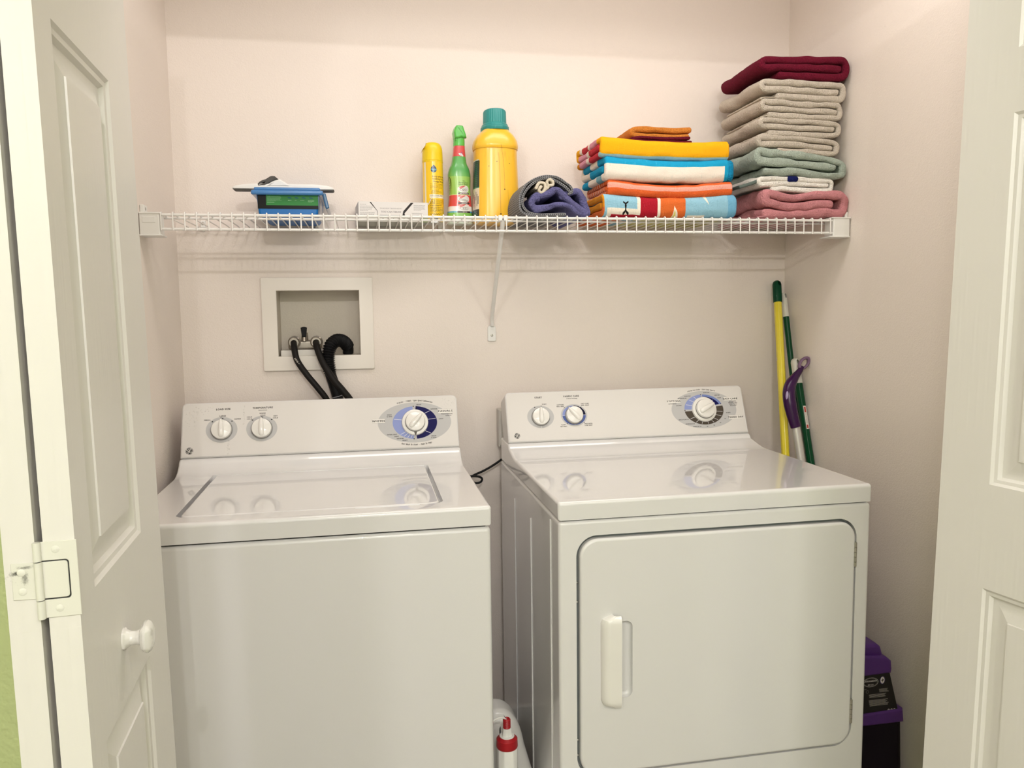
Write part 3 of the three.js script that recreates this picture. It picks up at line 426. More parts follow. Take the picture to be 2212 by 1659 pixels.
// ------------------------------------------------------------------ wire shelf
const SH = 1.5213, SZ = 0.298, BASE = 1.5275, PITCH = 0.0254, X0 = 0.0329;
{
  const t = thing('wire_shelf', 'white vinyl-coated wire shelf across the closet above the machines', 'shelf');
  const along = (y, z, r, a = 0.016, b = 1.708) => new THREE.CylinderGeometry(r, r, b - a, 12).rotateZ(Math.PI / 2).translate((a + b) / 2, y, z);
  for (const [y, z, r, a, b] of [[SH, SZ, 0.0032, 0.016, 1.708], [SH - 0.0319, SZ, 0.0032, 0.03, 1.7], [SH - 0.0018, 0.245, 0.0028, 0.01, 1.712], [SH - 0.0022, 0.012, 0.003, 0.01, 1.71]]) part('rail', along(y, z, r, a, b), M.wire, t);
  const w = [[0, SH - 0.006, 0.003], [0, SH + 0.0012, 0.008], [0, SH + 0.0022, 0.03], [0, SH + 0.0022, 0.27]];
  w.push([0, SH + 0.0035, 0.289], [0, SH + 0.0052, SZ]); for (let i = 1; i <= 5; i++) { const q = (i / 5) * Math.PI / 2; w.push([0, SH + 0.0052 * Math.cos(q), SZ + 0.0052 * Math.sin(q)]); }
  w.push([0, SH - 0.0319 - 0.003, SZ + 0.0049]);
  const g = polyTube(w, 0.0017, 8);
  for (let i = 0; i <= 65; i++) part('shelf_wire', g, M.wire, t).position.x = X0 + i * PITCH;
  // end brackets
  const L = join(soft(rbox(-0.0125, 0.031, 1.4745, 1.5255, 0.262, 0.3045, 0.003)), soft(rbox(-0.0125, 0.0335, 1.5225, 1.5262, 0.255, 0.306, 0.0015)), soft(rbox(-0.0125, 0.035, 1.4735, 1.477, 0.258, 0.308, 0.0014)), soft(rbox(-0.0128, -0.004, 1.524, 1.5445, 0.262, 0.292, 0.002)));
  const lb = part('end_bracket', L, M.plastic, t);
  part('embossed_panel', soft(rbox(-0.006, 0.022, 1.503, 1.5165, 0.303, 0.3052, 0.0008)), M.plastic, lb);
  const R = join(soft(rbox(1.692, 1.7395, 1.4785, 1.5295, 0.262, 0.3045, 0.003)), soft(rbox(1.687, 1.7415, 1.5265, 1.5302, 0.255, 0.306, 0.0015)), soft(rbox(1.681, 1.7385, 1.4775, 1.481, 0.258, 0.308, 0.0014)), soft(rbox(1.7325, 1.741, 1.528, 1.5455, 0.262, 0.292, 0.002)));
  const rb = part('end_bracket', R, M.plastic, t);
  const head = new THREE.SphereGeometry(0.0042, 16, 10).scale(0.4, 1, 1);
  part('screw', head, M.steel, lb).position.set(-0.004, 1.536, 0.277); part('screw', head, M.steel, rb).position.set(1.7322, 1.538, 0.277);
  // sloping brace with its foot on the wall
  const br = part('support_brace', tube([[0.8125, 1.519, 0.2965], [0.8132, 1.505, 0.286], [0.8165, 1.45, 0.222], [0.827, 1.275, 0.022], [0.8285, 1.256, 0.012]], 0.0058, 40, 14), M.wire, t);
  part('brace_foot', soft(slab(rrect(0.8165, 1.2105, 0.8405, 1.256, 0.004, 0.010), 0.006, 0.002, 3)), M.plastic, br);
  part('screw', new THREE.SphereGeometry(0.0036, 16, 10).scale(1, 1, 0.5).translate(0.8285, 1.2275, 0.0062), M.steel, br);
  for (const x of [0.8055, 0.8185]) part('brace_hook', soft(rbox(x - 0.005, x + 0.005, 1.513, 1.527, 0.294, 0.3045, 0.0022)), M.wire, br);
  for (const x of [0.069, 0.688, 0.36]) {
    const k = part('wall_clip', join(soft(rbox(x - 0.006, x + 0.006, 1.522, 1.541, 0, 0.012, 0.002)), slab((() => { const q = new THREE.Shape(); q.moveTo(x - 0.011, 1.523); q.lineTo(x + 0.011, 1.523); q.lineTo(x, 1.512); q.closePath(); return q; })(), 0.006, 0.001, 2)), M.plastic, t);
    if (x < 0.1) part('screw', new THREE.SphereGeometry(0.0042, 14, 8).scale(1, 1, 0.6).translate(x, 1.5325, 0.0125), M.steel, k);
  }
}

// ------------------------------------------------------------------ plumbing box, hoses, power
{
  const t = thing('washer_outlet_box', 'white recessed plumbing box in the back wall above the washer', 'outlet box');
  const f = rrect(0.2055, 1.1415, 0.5, 1.3925, 0.004); const h = new THREE.Path(); h.moveTo(0.2455, 1.181); h.lineTo(0.2455, 1.357); h.lineTo(0.4625, 1.357); h.lineTo(0.4625, 1.181); h.closePath(); f.holes.push(h);
  part('box_frame', soft(slab(f, 0.008, 0.0025, 3).translate(0, 0, 0.0003)), std({ name: 'cream plastic frame', color: rgb(0.80, 0.75, 0.685), roughness: 0.45 }), t);
  const IM = std({ name: 'plastic box liner', color: rgb(0.62, 0.565, 0.48), roughness: 0.5, bumpMap: tiled(peelTex, 0.16), bumpScale: 0.0002 }), d = -0.09;
  part('box_liner', join(metric(box(0.241, 0.467, 1.177, 1.361, d - 0.003, d)), metric(box(0.241, 0.2452, 1.177, 1.361, d, 0.002)), metric(box(0.4628, 0.467, 1.177, 1.361, d, 0.002)), metric(box(0.241, 0.467, 1.3573, 1.361, d, 0.002)), metric(box(0.241, 0.467, 1.177, 1.1808, d, 0.002))), IM, t);
  part('shelf_ledge', soft(rbox(0.25, 0.36, 1.179, 1.197, -0.088, -0.004, 0.003)), std({ name: 'pale ledge', color: rgb(0.70, 0.67, 0.62), roughness: 0.5 }), t);
  const v = part('valve_body', join(soft(rbox(0.268, 0.358, 1.197, 1.222, -0.07, -0.032, 0.006)), new THREE.CylinderGeometry(0.0085, 0.01, 0.03, 16).translate(0.312, 1.228, -0.045)), M.brass, t);
  for (const x of [0.285, 0.344]) part('hose_union', join(lathe([[0, 0.03], [0.0125, 0.03], [0.0142, 0.026], [0.0142, 0.012], [0.017, 0.01], [0.017, 0], [0.012, -0.006], [0, -0.006]], 24).rotateX(Math.PI / 2).translate(x, 1.2175, -0.036)), M.brass, v);
  for (const x of [0.285, 0.344]) part('hex_nut', new THREE.CylinderGeometry(0.0175, 0.0175, 0.012, 6).rotateX(Math.PI / 2).translate(x, 1.2175, -0.04), M.brass, v);
  part('valve_stem', new THREE.CylinderGeometry(0.004, 0.006, 0.012, 16).translate(0.3115, 1.2265, -0.0265), M.brass, v);
  const lev = slab((() => { const q = new THREE.Shape(); q.moveTo(-0.0055, 0); q.lineTo(0.0055, 0); q.lineTo(0.0085, 0.026); q.quadraticCurveTo(0, 0.0305, -0.0085, 0.026); q.closePath(); return q; })(), 0.009, 0.002, 3);
  part('valve_lever', soft(lev), M.black, v).position.set(0.3115, 1.231, -0.03);
}
{
  const hose = (pts, r, label) => single('water_hose', tube(pts, r, 70, 16), M.rubber, label, 'hose', 'water hoses');
  const a = hose([[0.285, 1.2175, -0.006], [0.2875, 1.204, 0.014], [0.295, 1.172, 0.032], [0.318, 1.135, 0.04], [0.347, 1.097, 0.044], [0.37, 1.063, 0.044], [0.39, 1.0, 0.04], [0.4, 0.9, 0.035]], 0.0083, 'left black rubber water hose lettered HOT from the plumbing box');
  const m = canvas(256, 64, (g) => { g.clearRect(0, 0, 256, 64); g.fillStyle = '#cfc9c0'; text(g, 'H2O HOT', 128, 32, 44, 'serif', 'bold'); });
  const l = part('hose_lettering', new THREE.PlaneGeometry(0.04, 0.009), std({ name: 'white hose lettering', map: m, transparent: true, roughness: 0.5 }), a); l.position.set(0.2985, 1.165, 0.0435); l.rotation.set(0.1, -0.15, -1.02 + Math.PI);
  single('water_hose', tube([[0.344, 1.2175, -0.006], [0.3475, 1.204, 0.016], [0.362, 1.165, 0.04], [0.388, 1.121, 0.056], [0.414, 1.088, 0.06], [0.436, 1.055, 0.058], [0.45, 1.0, 0.05], [0.452, 0.9, 0.04]], 0.009, 70, 16), M.rubber, 'right black rubber water hose crossing in front of the ribbed hose', 'hose', 'water hoses');
  const pts = curve([[0.428, 1.184, -0.045], [0.428, 1.2, -0.04], [0.418, 1.2165, -0.022], [0.4, 1.2215, 0.0], [0.384, 1.209, 0.016], [0.3765, 1.18, 0.0245], [0.379, 1.14, 0.026], [0.39, 1.1, 0.026], [0.399, 1.062, 0.026], [0.405, 1.0, 0.026], [0.41, 0.9, 0.026]]);
  const g = new THREE.TubeGeometry(pts, 420, 0.0158, 18, false), p = g.attributes.position, n = g.attributes.normal, L = pts.getLength();
  for (let i = 0; i < p.count; i++) { const s = Math.floor(i / 19) / 420 * L; const ribbed = s > 0.02 && s < 0.175 ? 1 : 0; const k = ribbed * 0.0026 * Math.max(-0.6, Math.sin(s / 0.0062 * 2 * Math.PI)) - (ribbed ? 0 : 0.001); p.setXYZ(i, p.getX(i) + n.getX(i) * k, p.getY(i) + n.getY(i) * k, p.getZ(i) + n.getZ(i) * k); }
  g.computeVertexNormals(); const dh = single('drain_hose', g, M.black, 'thick ribbed black drain hose hooked over the box edge', 'hose');
  part('cable_tie', new THREE.TorusGeometry(0.0165, 0.0011, 8, 28).rotateX(Math.PI / 2).rotateZ(0.25).translate(0.3995, 1.0715, 0.026), std({ name: 'grey tie', color: rgb(0.3, 0.3, 0.32), roughness: 0.4 }), dh);
  // receptacle plate behind the dryer console, and the lead that hangs from it
  const r = thing('wall_receptacle', 'grey-white receptacle box on the wall behind the dryer corner', 'outlet');
  part('receptacle_box', soft(rbox(0.8385, 0.925, 0.912, 1.0205, 0.0005, 0.036, 0.004)), std({ name: 'off-white receptacle', color: rgb(0.55, 0.52, 0.48), roughness: 0.5 }), r);
  part('cover_plate', soft(rbox(0.842, 0.921, 0.918, 1.0165, 0.035, 0.039, 0.0015)), std({ name: 'off-white plate', color: rgb(0.66, 0.63, 0.59), roughness: 0.45 }), r);
  single('power_cord', tube([[0.9, 0.93, 0.03], [0.885, 0.906, 0.035], [0.862, 0.889, 0.036], [0.83, 0.866, 0.035], [0.795, 0.847, 0.035], [0.765, 0.836, 0.04], [0.752, 0.828, 0.045], [0.765, 0.8165, 0.048], [0.783, 0.818, 0.05], [0.787, 0.828, 0.05], [0.772, 0.835, 0.05], [0.74, 0.832, 0.05], [0.72, 0.8, 0.045], [0.715, 0.7, 0.04]], 0.0032, 120, 8), M.black, 'thin black power cord looping between the washer and the dryer', 'cord');
}

// ------------------------------------------------------------------ long handles leaning in the right corner
const between = (a, b, f) => a.map((v, i) => v + (b[i] - v) * f);
function stick(t, a, b, parts) { // parts: [name, from, to, radius at start, radius at end, material]; a is the top
  const d = V3(...b).sub(V3(...a)), L = d.length(), q = new THREE.Quaternion().setFromUnitVectors(V3(0, -1, 0), d.clone().normalize());
  t.position.set(...a); t.quaternion.copy(q);
  for (const [name, f, e, r0, r1, m] of parts) part(name, lathe([[0, -f], [r0 * 0.7, -f], [r0, -f - 0.003], [r1, -e + 0.001], [r1 * 0.9, -e], [0, -e]], 24), m, t);
  return L;
}
const DGREEN = phys({ name: 'dark green enamelled pole', color: rgb(0.001, 0.058, 0.02), roughness: 0.35, specularIntensity: 0.5 });
const DGREEN2 = phys({ name: 'dark green plastic cap', color: rgb(0.001, 0.052, 0.022), roughness: 0.4, specularIntensity: 0.35 });
const YEL = phys({ name: 'yellow enamelled pole', color: rgb(0.80, 0.66, 0.035), roughness: 0.3, clearcoat: 0.6, clearcoatRoughness: 0.15 });
const WHITEP = std({ name: 'white plastic cap', color: rgb(0.72, 0.70, 0.64), roughness: 0.4 });
function hangCap(t, r, len, m, holeW, holeH, name = 'grip_cap') { // rounded cap with a hanging slot, top at y = 0
  const s = rrect(-r, -len, r, 0, 0.001, r * 0.98); const h = new THREE.Path(); const y = -r * 0.45 - holeH / 2; h.absellipse(r * 0.25, y, holeW / 2, holeH / 2, 0, Math.PI * 2, true); 
  const cap = toCreasedNormals(cut(lathe([[0, 0], [r * 0.5, -r * 0.13], [r * 0.85, -r * 0.45], [r, -r], [r, -len + 0.001], [r * 0.97, -len], [0, -len]], 28), new THREE.CylinderGeometry(1, 1, 0.2, 20).scale(holeW / 2, 1, holeH / 2).rotateX(Math.PI / 2).translate(r * 0.2, y, 0)), 0.6);
  part(name, metric(cap), m, t);
}
{
  const y = thing('broom', 'yellow pole with a dark green grip, tallest in the corner', 'pole');
  stick(y, [1.6905, 1.376, 0.021], [1.595, 0.012, 0.377], [['pole', 0.062, 1.385, 0.0115, 0.0115, YEL]]); hangCap(y, 0.0128, 0.068, DGREEN2, 0.011, 0.013);
  const st = part('red_sticker', new THREE.CylinderGeometry(0.0118, 0.0118, 0.009, 20, 1, true, 3.4, 1.3), std({ name: 'red and white sticker', map: canvas(64, 64, (g) => { g.fillStyle = '#e8e0d8'; g.fillRect(0, 0, 64, 64); g.strokeStyle = '#b02a2a'; g.lineWidth = 9; g.beginPath(); g.arc(32, 32, 20, 0, 7); g.stroke(); }), roughness: 0.4 }), y); st.position.y = -0.24;
  const g1 = thing('mop_pole', 'green pole with a long white cap, just behind the yellow pole', 'pole');
  stick(g1, [1.714, 1.3395, 0.0195], [1.7245, 0.012, 0.33], [['pole', 0.068, 0.4, 0.0085, 0.0085, DGREEN], ['lower_tube', 0.4, 1.33, 0.0075, 0.0075, WHITEP]]); hangCap(g1, 0.0088, 0.074, WHITEP, 0.007, 0.014);
  const g2 = thing('mop_pole', 'green pole with a short white cap and a label, furthest right in the corner', 'pole');
  stick(g2, [1.7165, 1.146, 0.085], [1.735, 0.012, 0.43], [['pole', 0.06, 1.18, 0.0112, 0.0112, DGREEN]]); hangCap(g2, 0.0125, 0.076, WHITEP, 0.009, 0.016);
  const lab = part('paper_label', new THREE.CylinderGeometry(0.0115, 0.0115, 0.068, 24, 1, true, -0.25, 1.5), std({ name: 'white and red label', map: canvas(96, 256, (g) => { g.fillStyle = '#d9d3cb'; g.fillRect(0, 0, 96, 256); g.fillStyle = '#b33a34'; g.fillRect(10, 12, 30, 60); g.fillRect(10, 210, 30, 34); lines(g, 14, 90, 30, 12, 9, 4, 3, '#777'); }), roughness: 0.5 }), g2); lab.position.y = -0.178;
  const p = thing('mop', 'silver tube with a curved purple grip and hanging loop', 'pole');
  const body = (() => { // bent grip, thicker in the middle
    const c = curve([[1.7135, 1.123, 0.132], [1.701, 1.111, 0.138], [1.68, 1.094, 0.148], [1.661, 1.072, 0.158], [1.6545, 1.046, 0.166], [1.658, 1.0, 0.176], [1.6665, 0.957, 0.185]]); const g = new THREE.TubeGeometry(c, 60, 1, 24, false), q = g.attributes.position; const R = [0.0065, 0.0105, 0.0155, 0.0175, 0.0178, 0.0160, 0.0142];
    for (let i = 0; i < q.count; i++) { const f = Math.floor(i / 25) / 60, k = f * 6, a = Math.min(5, Math.floor(k)), r = R[a] + (R[a + 1] - R[a]) * (k - a); const o = c.getPointAt(f); q.setXYZ(i, o.x + (q.getX(i) - o.x) * r, o.y + (q.getY(i) - o.y) * r, o.z + (q.getZ(i) - o.z) * r); }
    g.computeVertexNormals(); return g;
  })();
  const PUR = phys({ name: 'glossy dark purple plastic', color: rgb(0.034, 0.004, 0.052), roughness: 0.25, specularIntensity: 0.7 }), MAU = std({ name: 'mauve rubber', color: rgb(0.20, 0.115, 0.20), roughness: 0.45 });
  part('purple_grip', body, PUR, p);
  const loop = part('hanging_loop', new THREE.TorusGeometry(0.0155, 0.0048, 12, 36).scale(0.72, 1.15, 1.3).rotateZ(-0.72).translate(1.7185, 1.1345, 0.133), MAU, p); 
  part('thumb_pad', new THREE.SphereGeometry(1, 20, 14).scale(0.0045, 0.014, 0.0045).translate(1.6428, 1.046, 0.1765), std({ name: 'lilac thumb pad', color: rgb(0.40, 0.32, 0.52), roughness: 0.35 }), p);
  part('silver_tube', tube([[1.6662, 0.962, 0.184], [1.6725, 0.89, 0.197], [1.678, 0.79, 0.216], [1.678, 0.66, 0.245], [1.66, 0.012, 0.36]], 0.0118, 40, 20), std({ name: 'silver painted tube', color: rgb(0.62, 0.60, 0.56), roughness: 0.35, metalness: 0.35 }), p);
}

// ------------------------------------------------------------------ things on the floor
{
  const t = thing('cleaner_bottle', 'white bottle with a red screw collar and a thin tube, between the machines', 'bottle');
  const RED = std({ name: 'red plastic', color: rgb(0.36, 0.004, 0.01), roughness: 0.35 });
  t.position.set(0.752, 0, 0.6);
  part('bottle_body', lathe([[0, 0], [0.026, 0], [0.028, 0.004], [0.0235, 0.3], [0.0225, 0.352], [0.0205, 0.358], [0, 0.358]], 36), M.plastic, t);
  const col = lathe([[0.012, 0.353], [0.0225, 0.353], [0.0235, 0.356], [0.0228, 0.372], [0.017, 0.3775], [0.012, 0.377]], 72); { const p = col.attributes.position; for (let i = 0; i < p.count; i++) { const a = Math.atan2(p.getZ(i), p.getX(i)), k = 1 + 0.018 * Math.sin(a * 36); p.setX(i, p.getX(i) * k); p.setZ(i, p.getZ(i) * k); } col.computeVertexNormals(); }
  part('screw_collar', col, RED, t);
  part('pump_hub', join(soft(new THREE.CylinderGeometry(0.0095, 0.0115, 0.022, 6).translate(0, 0.385, 0)), lathe([[0, 0.376], [0.0165, 0.376], [0.016, 0.379], [0, 0.379]])), M.plastic, t);
  const tip = []; for (let i = 0; i <= 14; i++) tip.push([0.0078 + (i % 2 ? 0.0007 : 0), 0.396 + i * 0.0014]); part('nozzle', lathe([[0, 0.394], [0.006, 0.394], ...tip, [0.0062, 0.4175], [0.004, 0.4165], [0, 0.41]], 28), RED, t);
  part('suction_tube', tube([[0, 0.4, 0], [-0.001, 0.412, 0.0], [-0.008, 0.42, 0.001], [-0.02, 0.4205, 0.002], [-0.031, 0.414, 0.002], [-0.038, 0.4, 0.002], [-0.045, 0.36, 0]], 0.0021, 40, 8), M.plastic, t);
  // smooth white cleaner body behind it
  const s = thing('steam_mop_head', 'rounded white plastic cleaner housing behind the red-collared bottle', 'cleaner');
  const prof = new THREE.Shape(); prof.moveTo(0.02, 0); prof.lineTo(0.118, 0); prof.quadraticCurveTo(0.124, 0.14, 0.112, 0.24); prof.quadraticCurveTo(0.102, 0.275, 0.094, 0.306); prof.quadraticCurveTo(0.08, 0.392, 0.034, 0.394); prof.quadraticCurveTo(0.01, 0.394, 0.002, 0.36); prof.lineTo(0.002, 0.2); prof.lineTo(0.0, 0.02); prof.quadraticCurveTo(0.002, 0, 0.02, 0);
  s.position.set(0.7135, 0, 0.44);
  part('housing', soft(slab(prof, 0.095, 0.03, 8, 24), 0.9), phys({ name: 'glossy white plastic', color: rgb(0.76, 0.745, 0.72), roughness: 0.25, clearcoat: 0.6 }), s);
  part('housing_seam', tube([[0.03, 0.393, 0.048], [0.045, 0.384, 0.084], [0.052, 0.36, 0.0955], [0.062, 0.3, 0.0955], [0.074, 0.22, 0.0955], [0.085, 0.1, 0.0955]], 0.0009, 60, 6), M.seal, s);
  const em = part('red_emblem', new THREE.PlaneGeometry(0.011, 0.024), std({ name: 'small red emblem', map: canvas(64, 128, (g) => { g.clearRect(0, 0, 64, 128); g.fillStyle = '#a03038'; g.beginPath(); g.moveTo(28, 4); g.lineTo(60, 62); g.lineTo(36, 124); g.lineTo(4, 66); g.fill(); g.fillStyle = '#d8d2cc'; g.fillRect(18, 50, 28, 9); g.fillRect(22, 72, 24, 8); }), transparent: true, roughness: 0.4 }), s); em.position.set(0.098, 0.215, 0.0957);
}
{
  const t = thing('carpet_cleaner', 'purple and black upright cleaner with a printed label, right of the dryer', 'cleaner');
  t.position.set(1.62, 0, 0.54);
  const P = std({ name: 'purple plastic', color: rgb(0.075, 0.018, 0.17), roughness: 0.42 }), K = phys({ name: 'dark aubergine plastic', color: rgb(0.006, 0.003, 0.008), roughness: 0.4, specularIntensity: 0.35 });
  const seg = (pts, d, m, name, b = 0.012) => { const s = new THREE.Shape(); pts.forEach(([x, y], i) => i ? s.lineTo(x, y) : s.moveTo(x, y)); s.closePath(); return part(name, soft(slab(s, d, b, 4).translate(0, 0, -d / 2 + 0.02), 0.6), m, t); };
  seg([[-0.06, 0.012], [0.072, 0.012], [0.086, 0.08], [0.0885, 0.2], [0.0835, 0.319], [-0.06, 0.325]], 0.12, K, 'lower_body', 0.014);
  for (const x of [-0.045, 0.055]) part('wheel', new THREE.CylinderGeometry(0.016, 0.016, 0.03, 24).rotateX(Math.PI / 2).translate(x, 0.016, 0.02), K, t);
  seg([[-0.05, 0.313], [0.0855, 0.313], [0.0815, 0.347], [-0.05, 0.343]], 0.128, P, 'lower_band', 0.006);
  seg([[-0.06, 0.33], [0.0745, 0.334], [0.0455, 0.442], [-0.06, 0.438]], 0.118, K, 'label_body', 0.004);
  seg([[-0.06, 0.433], [0.049, 0.436], [0.0505, 0.447], [0.0485, 0.466], [0.034, 0.478], [-0.06, 0.49]], 0.126, P, 'shoulder', 0.008);
  seg([[-0.06, 0.46], [0.037, 0.472], [0.0285, 0.497], [0.017, 0.506], [-0.06, 0.506]], 0.1, P, 'cap', 0.010);
  const map = canvas(640, 560, (g, W, H) => {
    g.fillStyle = '#08060a'; g.fillRect(0, 0, W, H); const X = (x) => (x + 0.06) / 0.135 * W, Y = (y) => H - (y - 0.334) / 0.106 * H; g.strokeStyle = g.fillStyle = '#c9c5c2';
    g.lineWidth = 4; g.beginPath(); g.ellipse(X(-0.004), Y(0.4185), 92, 58, 0, 0, 7); g.stroke(); g.lineWidth = 2; g.beginPath(); g.ellipse(X(-0.004), Y(0.4185), 82, 49, 0, 0, 7); g.stroke();
    g.fillRect(X(-0.004) - 80, Y(0.4205) - 3, 160, 6); text(g, 'MULTI SURFACE', X(-0.004), Y(0.4225), 19); text(g, 'RUGS', X(-0.004), Y(0.4125), 26, 'serif'); text(g, '★', X(-0.004), Y(0.4275), 18);
    g.fillStyle = '#d8d3d0'; g.beginPath(); g.ellipse(X(0.0265), Y(0.421), 28, 46, 0, 0, 7); g.fill(); g.strokeStyle = '#5a4a86'; g.lineWidth = 6; g.stroke(); g.fillStyle = '#2a1a2a'; g.beginPath(); g.moveTo(X(0.029), Y(0.429)); g.lineTo(X(0.023), Y(0.419)); g.lineTo(X(0.0268), Y(0.4195)); g.lineTo(X(0.024), Y(0.412)); g.lineTo(X(0.0305), Y(0.423)); g.lineTo(X(0.0265), Y(0.4225)); g.fill();
    g.strokeStyle = '#8d8986'; g.lineWidth = 3; g.beginPath(); g.arc(X(-0.012), Y(0.396), 17, 0, 7); g.stroke();
    lines(g, X(-0.02), Y(0.4025), 46, 1, 8, 9, 1, '#aaa5a0');
    const blk = (x, y, w, n, sd) => { const r = mulberry(sd); g.fillStyle = '#a8a39e'; for (let i = 0; i < n; i++) { const l = w * (0.82 + 0.18 * r()); g.fillRect(X(x) + 20 * i * 0.12, Y(y) + i * 12, l, 5); } };
    blk(0.018, 0.4, 118, 4, 1); blk(-0.008, 0.3885, 225, 4, 2); blk(-0.008, 0.3745, 250, 7, 3); g.fillStyle = '#bdb8b3'; for (let i = 0; i < 3; i++) { g.beginPath(); g.ellipse(X(0.0455 + i * 0.0075), Y(0.3445), 15, 22, 0, 0, 7); g.fill(); } g.fillStyle = '#111'; for (let i = 0; i < 3; i++) { g.fillRect(X(0.0455 + i * 0.0075) - 3, Y(0.3445) - 12, 5, 24); }
  });
  const s = new THREE.Shape(); [[-0.059, 0.336], [0.0705, 0.339], [0.0445, 0.437], [-0.059, 0.434]].forEach(([x, y], i) => i ? s.lineTo(x, y) : s.moveTo(x, y)); const g = new THREE.ShapeGeometry(s), q = g.attributes.position, uv = g.attributes.uv; for (let i = 0; i < q.count; i++) uv.setXY(i, (q.getX(i) + 0.06) / 0.135, (q.getY(i) - 0.334) / 0.106);
  part('printed_label', g.translate(0, 0, 0.0795), std({ name: 'black printed label', map, roughness: 0.4 }), t);
}

// ------------------------------------------------------------------ cleaning things on the shelf
{ // blue tub with a sleeve and the mop head on top
  const t = thing('cleaning_tub', 'blue plastic tub of cleaning pads with a green and black sleeve', 'tub');
  const BLUE = phys({ name: 'blue plastic tub', color: rgb(0.006, 0.135, 0.42), roughness: 0.35, specularIntensity: 0.6 }), BLUE2 = phys({ name: 'lighter blue rim', color: rgb(0.035, 0.18, 0.45), roughness: 0.25, clearcoat: 0.8, clearcoatRoughness: 0.1 });
  const body = soft(slab(rrect(-0.072, 0, 0.076, 0.057, 0.014, 0.002), 0.19, 0.006, 4).translate(0, 0, -0.05), 0.6); { const p = body.attributes.position; for (let i = 0; i < p.count; i++) { const k = 0.93 + 0.07 * p.getY(i) / 0.057; p.setX(i, p.getX(i) * k); } }
  part('tub_body', body, BLUE, t); t.position.set(0.3, BASE + 0.0002, 0.062);
  part('tub_rim', soft(rbox(-0.083, 0.086, 0.053, 0.0645, -0.055, 0.153, 0.005, 4)), BLUE2, t);
  part('tub_lid', soft(rbox(-0.076, 0.079, 0.0635, 0.0715, -0.05, 0.147, 0.0035, 4)), BLUE2, t);
  const side = part('rim_flap', soft(rbox(0.0, 0.009, -0.034, 0.004, 0.0, 0.13, 0.003)), phys({ name: 'deep blue flap', color: rgb(0.01, 0.10, 0.24), roughness: 0.25, clearcoat: 0.7 }), t); side.position.set(0.083, 0.055, 0.01); side.rotation.z = 0.22;
  const map = canvas(1024, 256, (g, W, H) => {
    g.fillStyle = '#0b0d0b'; g.fillRect(0, 0, W, H); g.fillStyle = '#35803f'; g.fillRect(142, 0, W - 142, 190); g.fillStyle = '#0b0d0b'; g.fillRect(0, 190, W, 66);
    lines(g, 160, 24, 250, 7, 14, 7, 12, '#9cc7a0'); text(g, 'HELPS', 540, 96, 20); g.fillStyle = '#b9dcb9'; g.fillRect(160, 130, 120, 6); for (const [x, w] of [[510, 56], [625, 50], [720, 110]]) lines(g, x, 92, w, 1, 8, 8, x, '#b9dcb9'); lines(g, 850, 96, 110, 3, 12, 8, 5, '#b9dcb9'); g.fillStyle = '#1a5b63'; for (const x of [520, 640, 760, 880]) { g.beginPath(); g.ellipse(x + 20, 50, 36, 12, 0.2, 0, 7); g.fill(); }
  });
  const sl = new THREE.PlaneGeometry(0.142, 0.033, 1, 1).translate(0.002, 0.0375, 0.1404); part('sleeve_label', sl, phys({ name: 'printed sleeve', map, roughness: 0.35, specularIntensity: 0.3 }), t);
  const rib = soft(rbox(-0.055, 0.058, -0.0, 0.003, -0.002, 0.004, 0.001)); for (let i = 0; i < 10; i++) part('base_rib', rib, BLUE, t).position.set(0.002, -0.0001, -0.03 + i * 0.017);
  // clear wrap round the rim's ends
  part('clear_wrap', soft(rbox(0.0725, 0.0765, 0.002, 0.053, 0.02, 0.142, 0.0018)), phys({ name: 'clear wrap', color: rgb(0.95, 0.96, 0.96), transmission: 0.9, roughness: 0.12, thickness: 0 }), t);
}
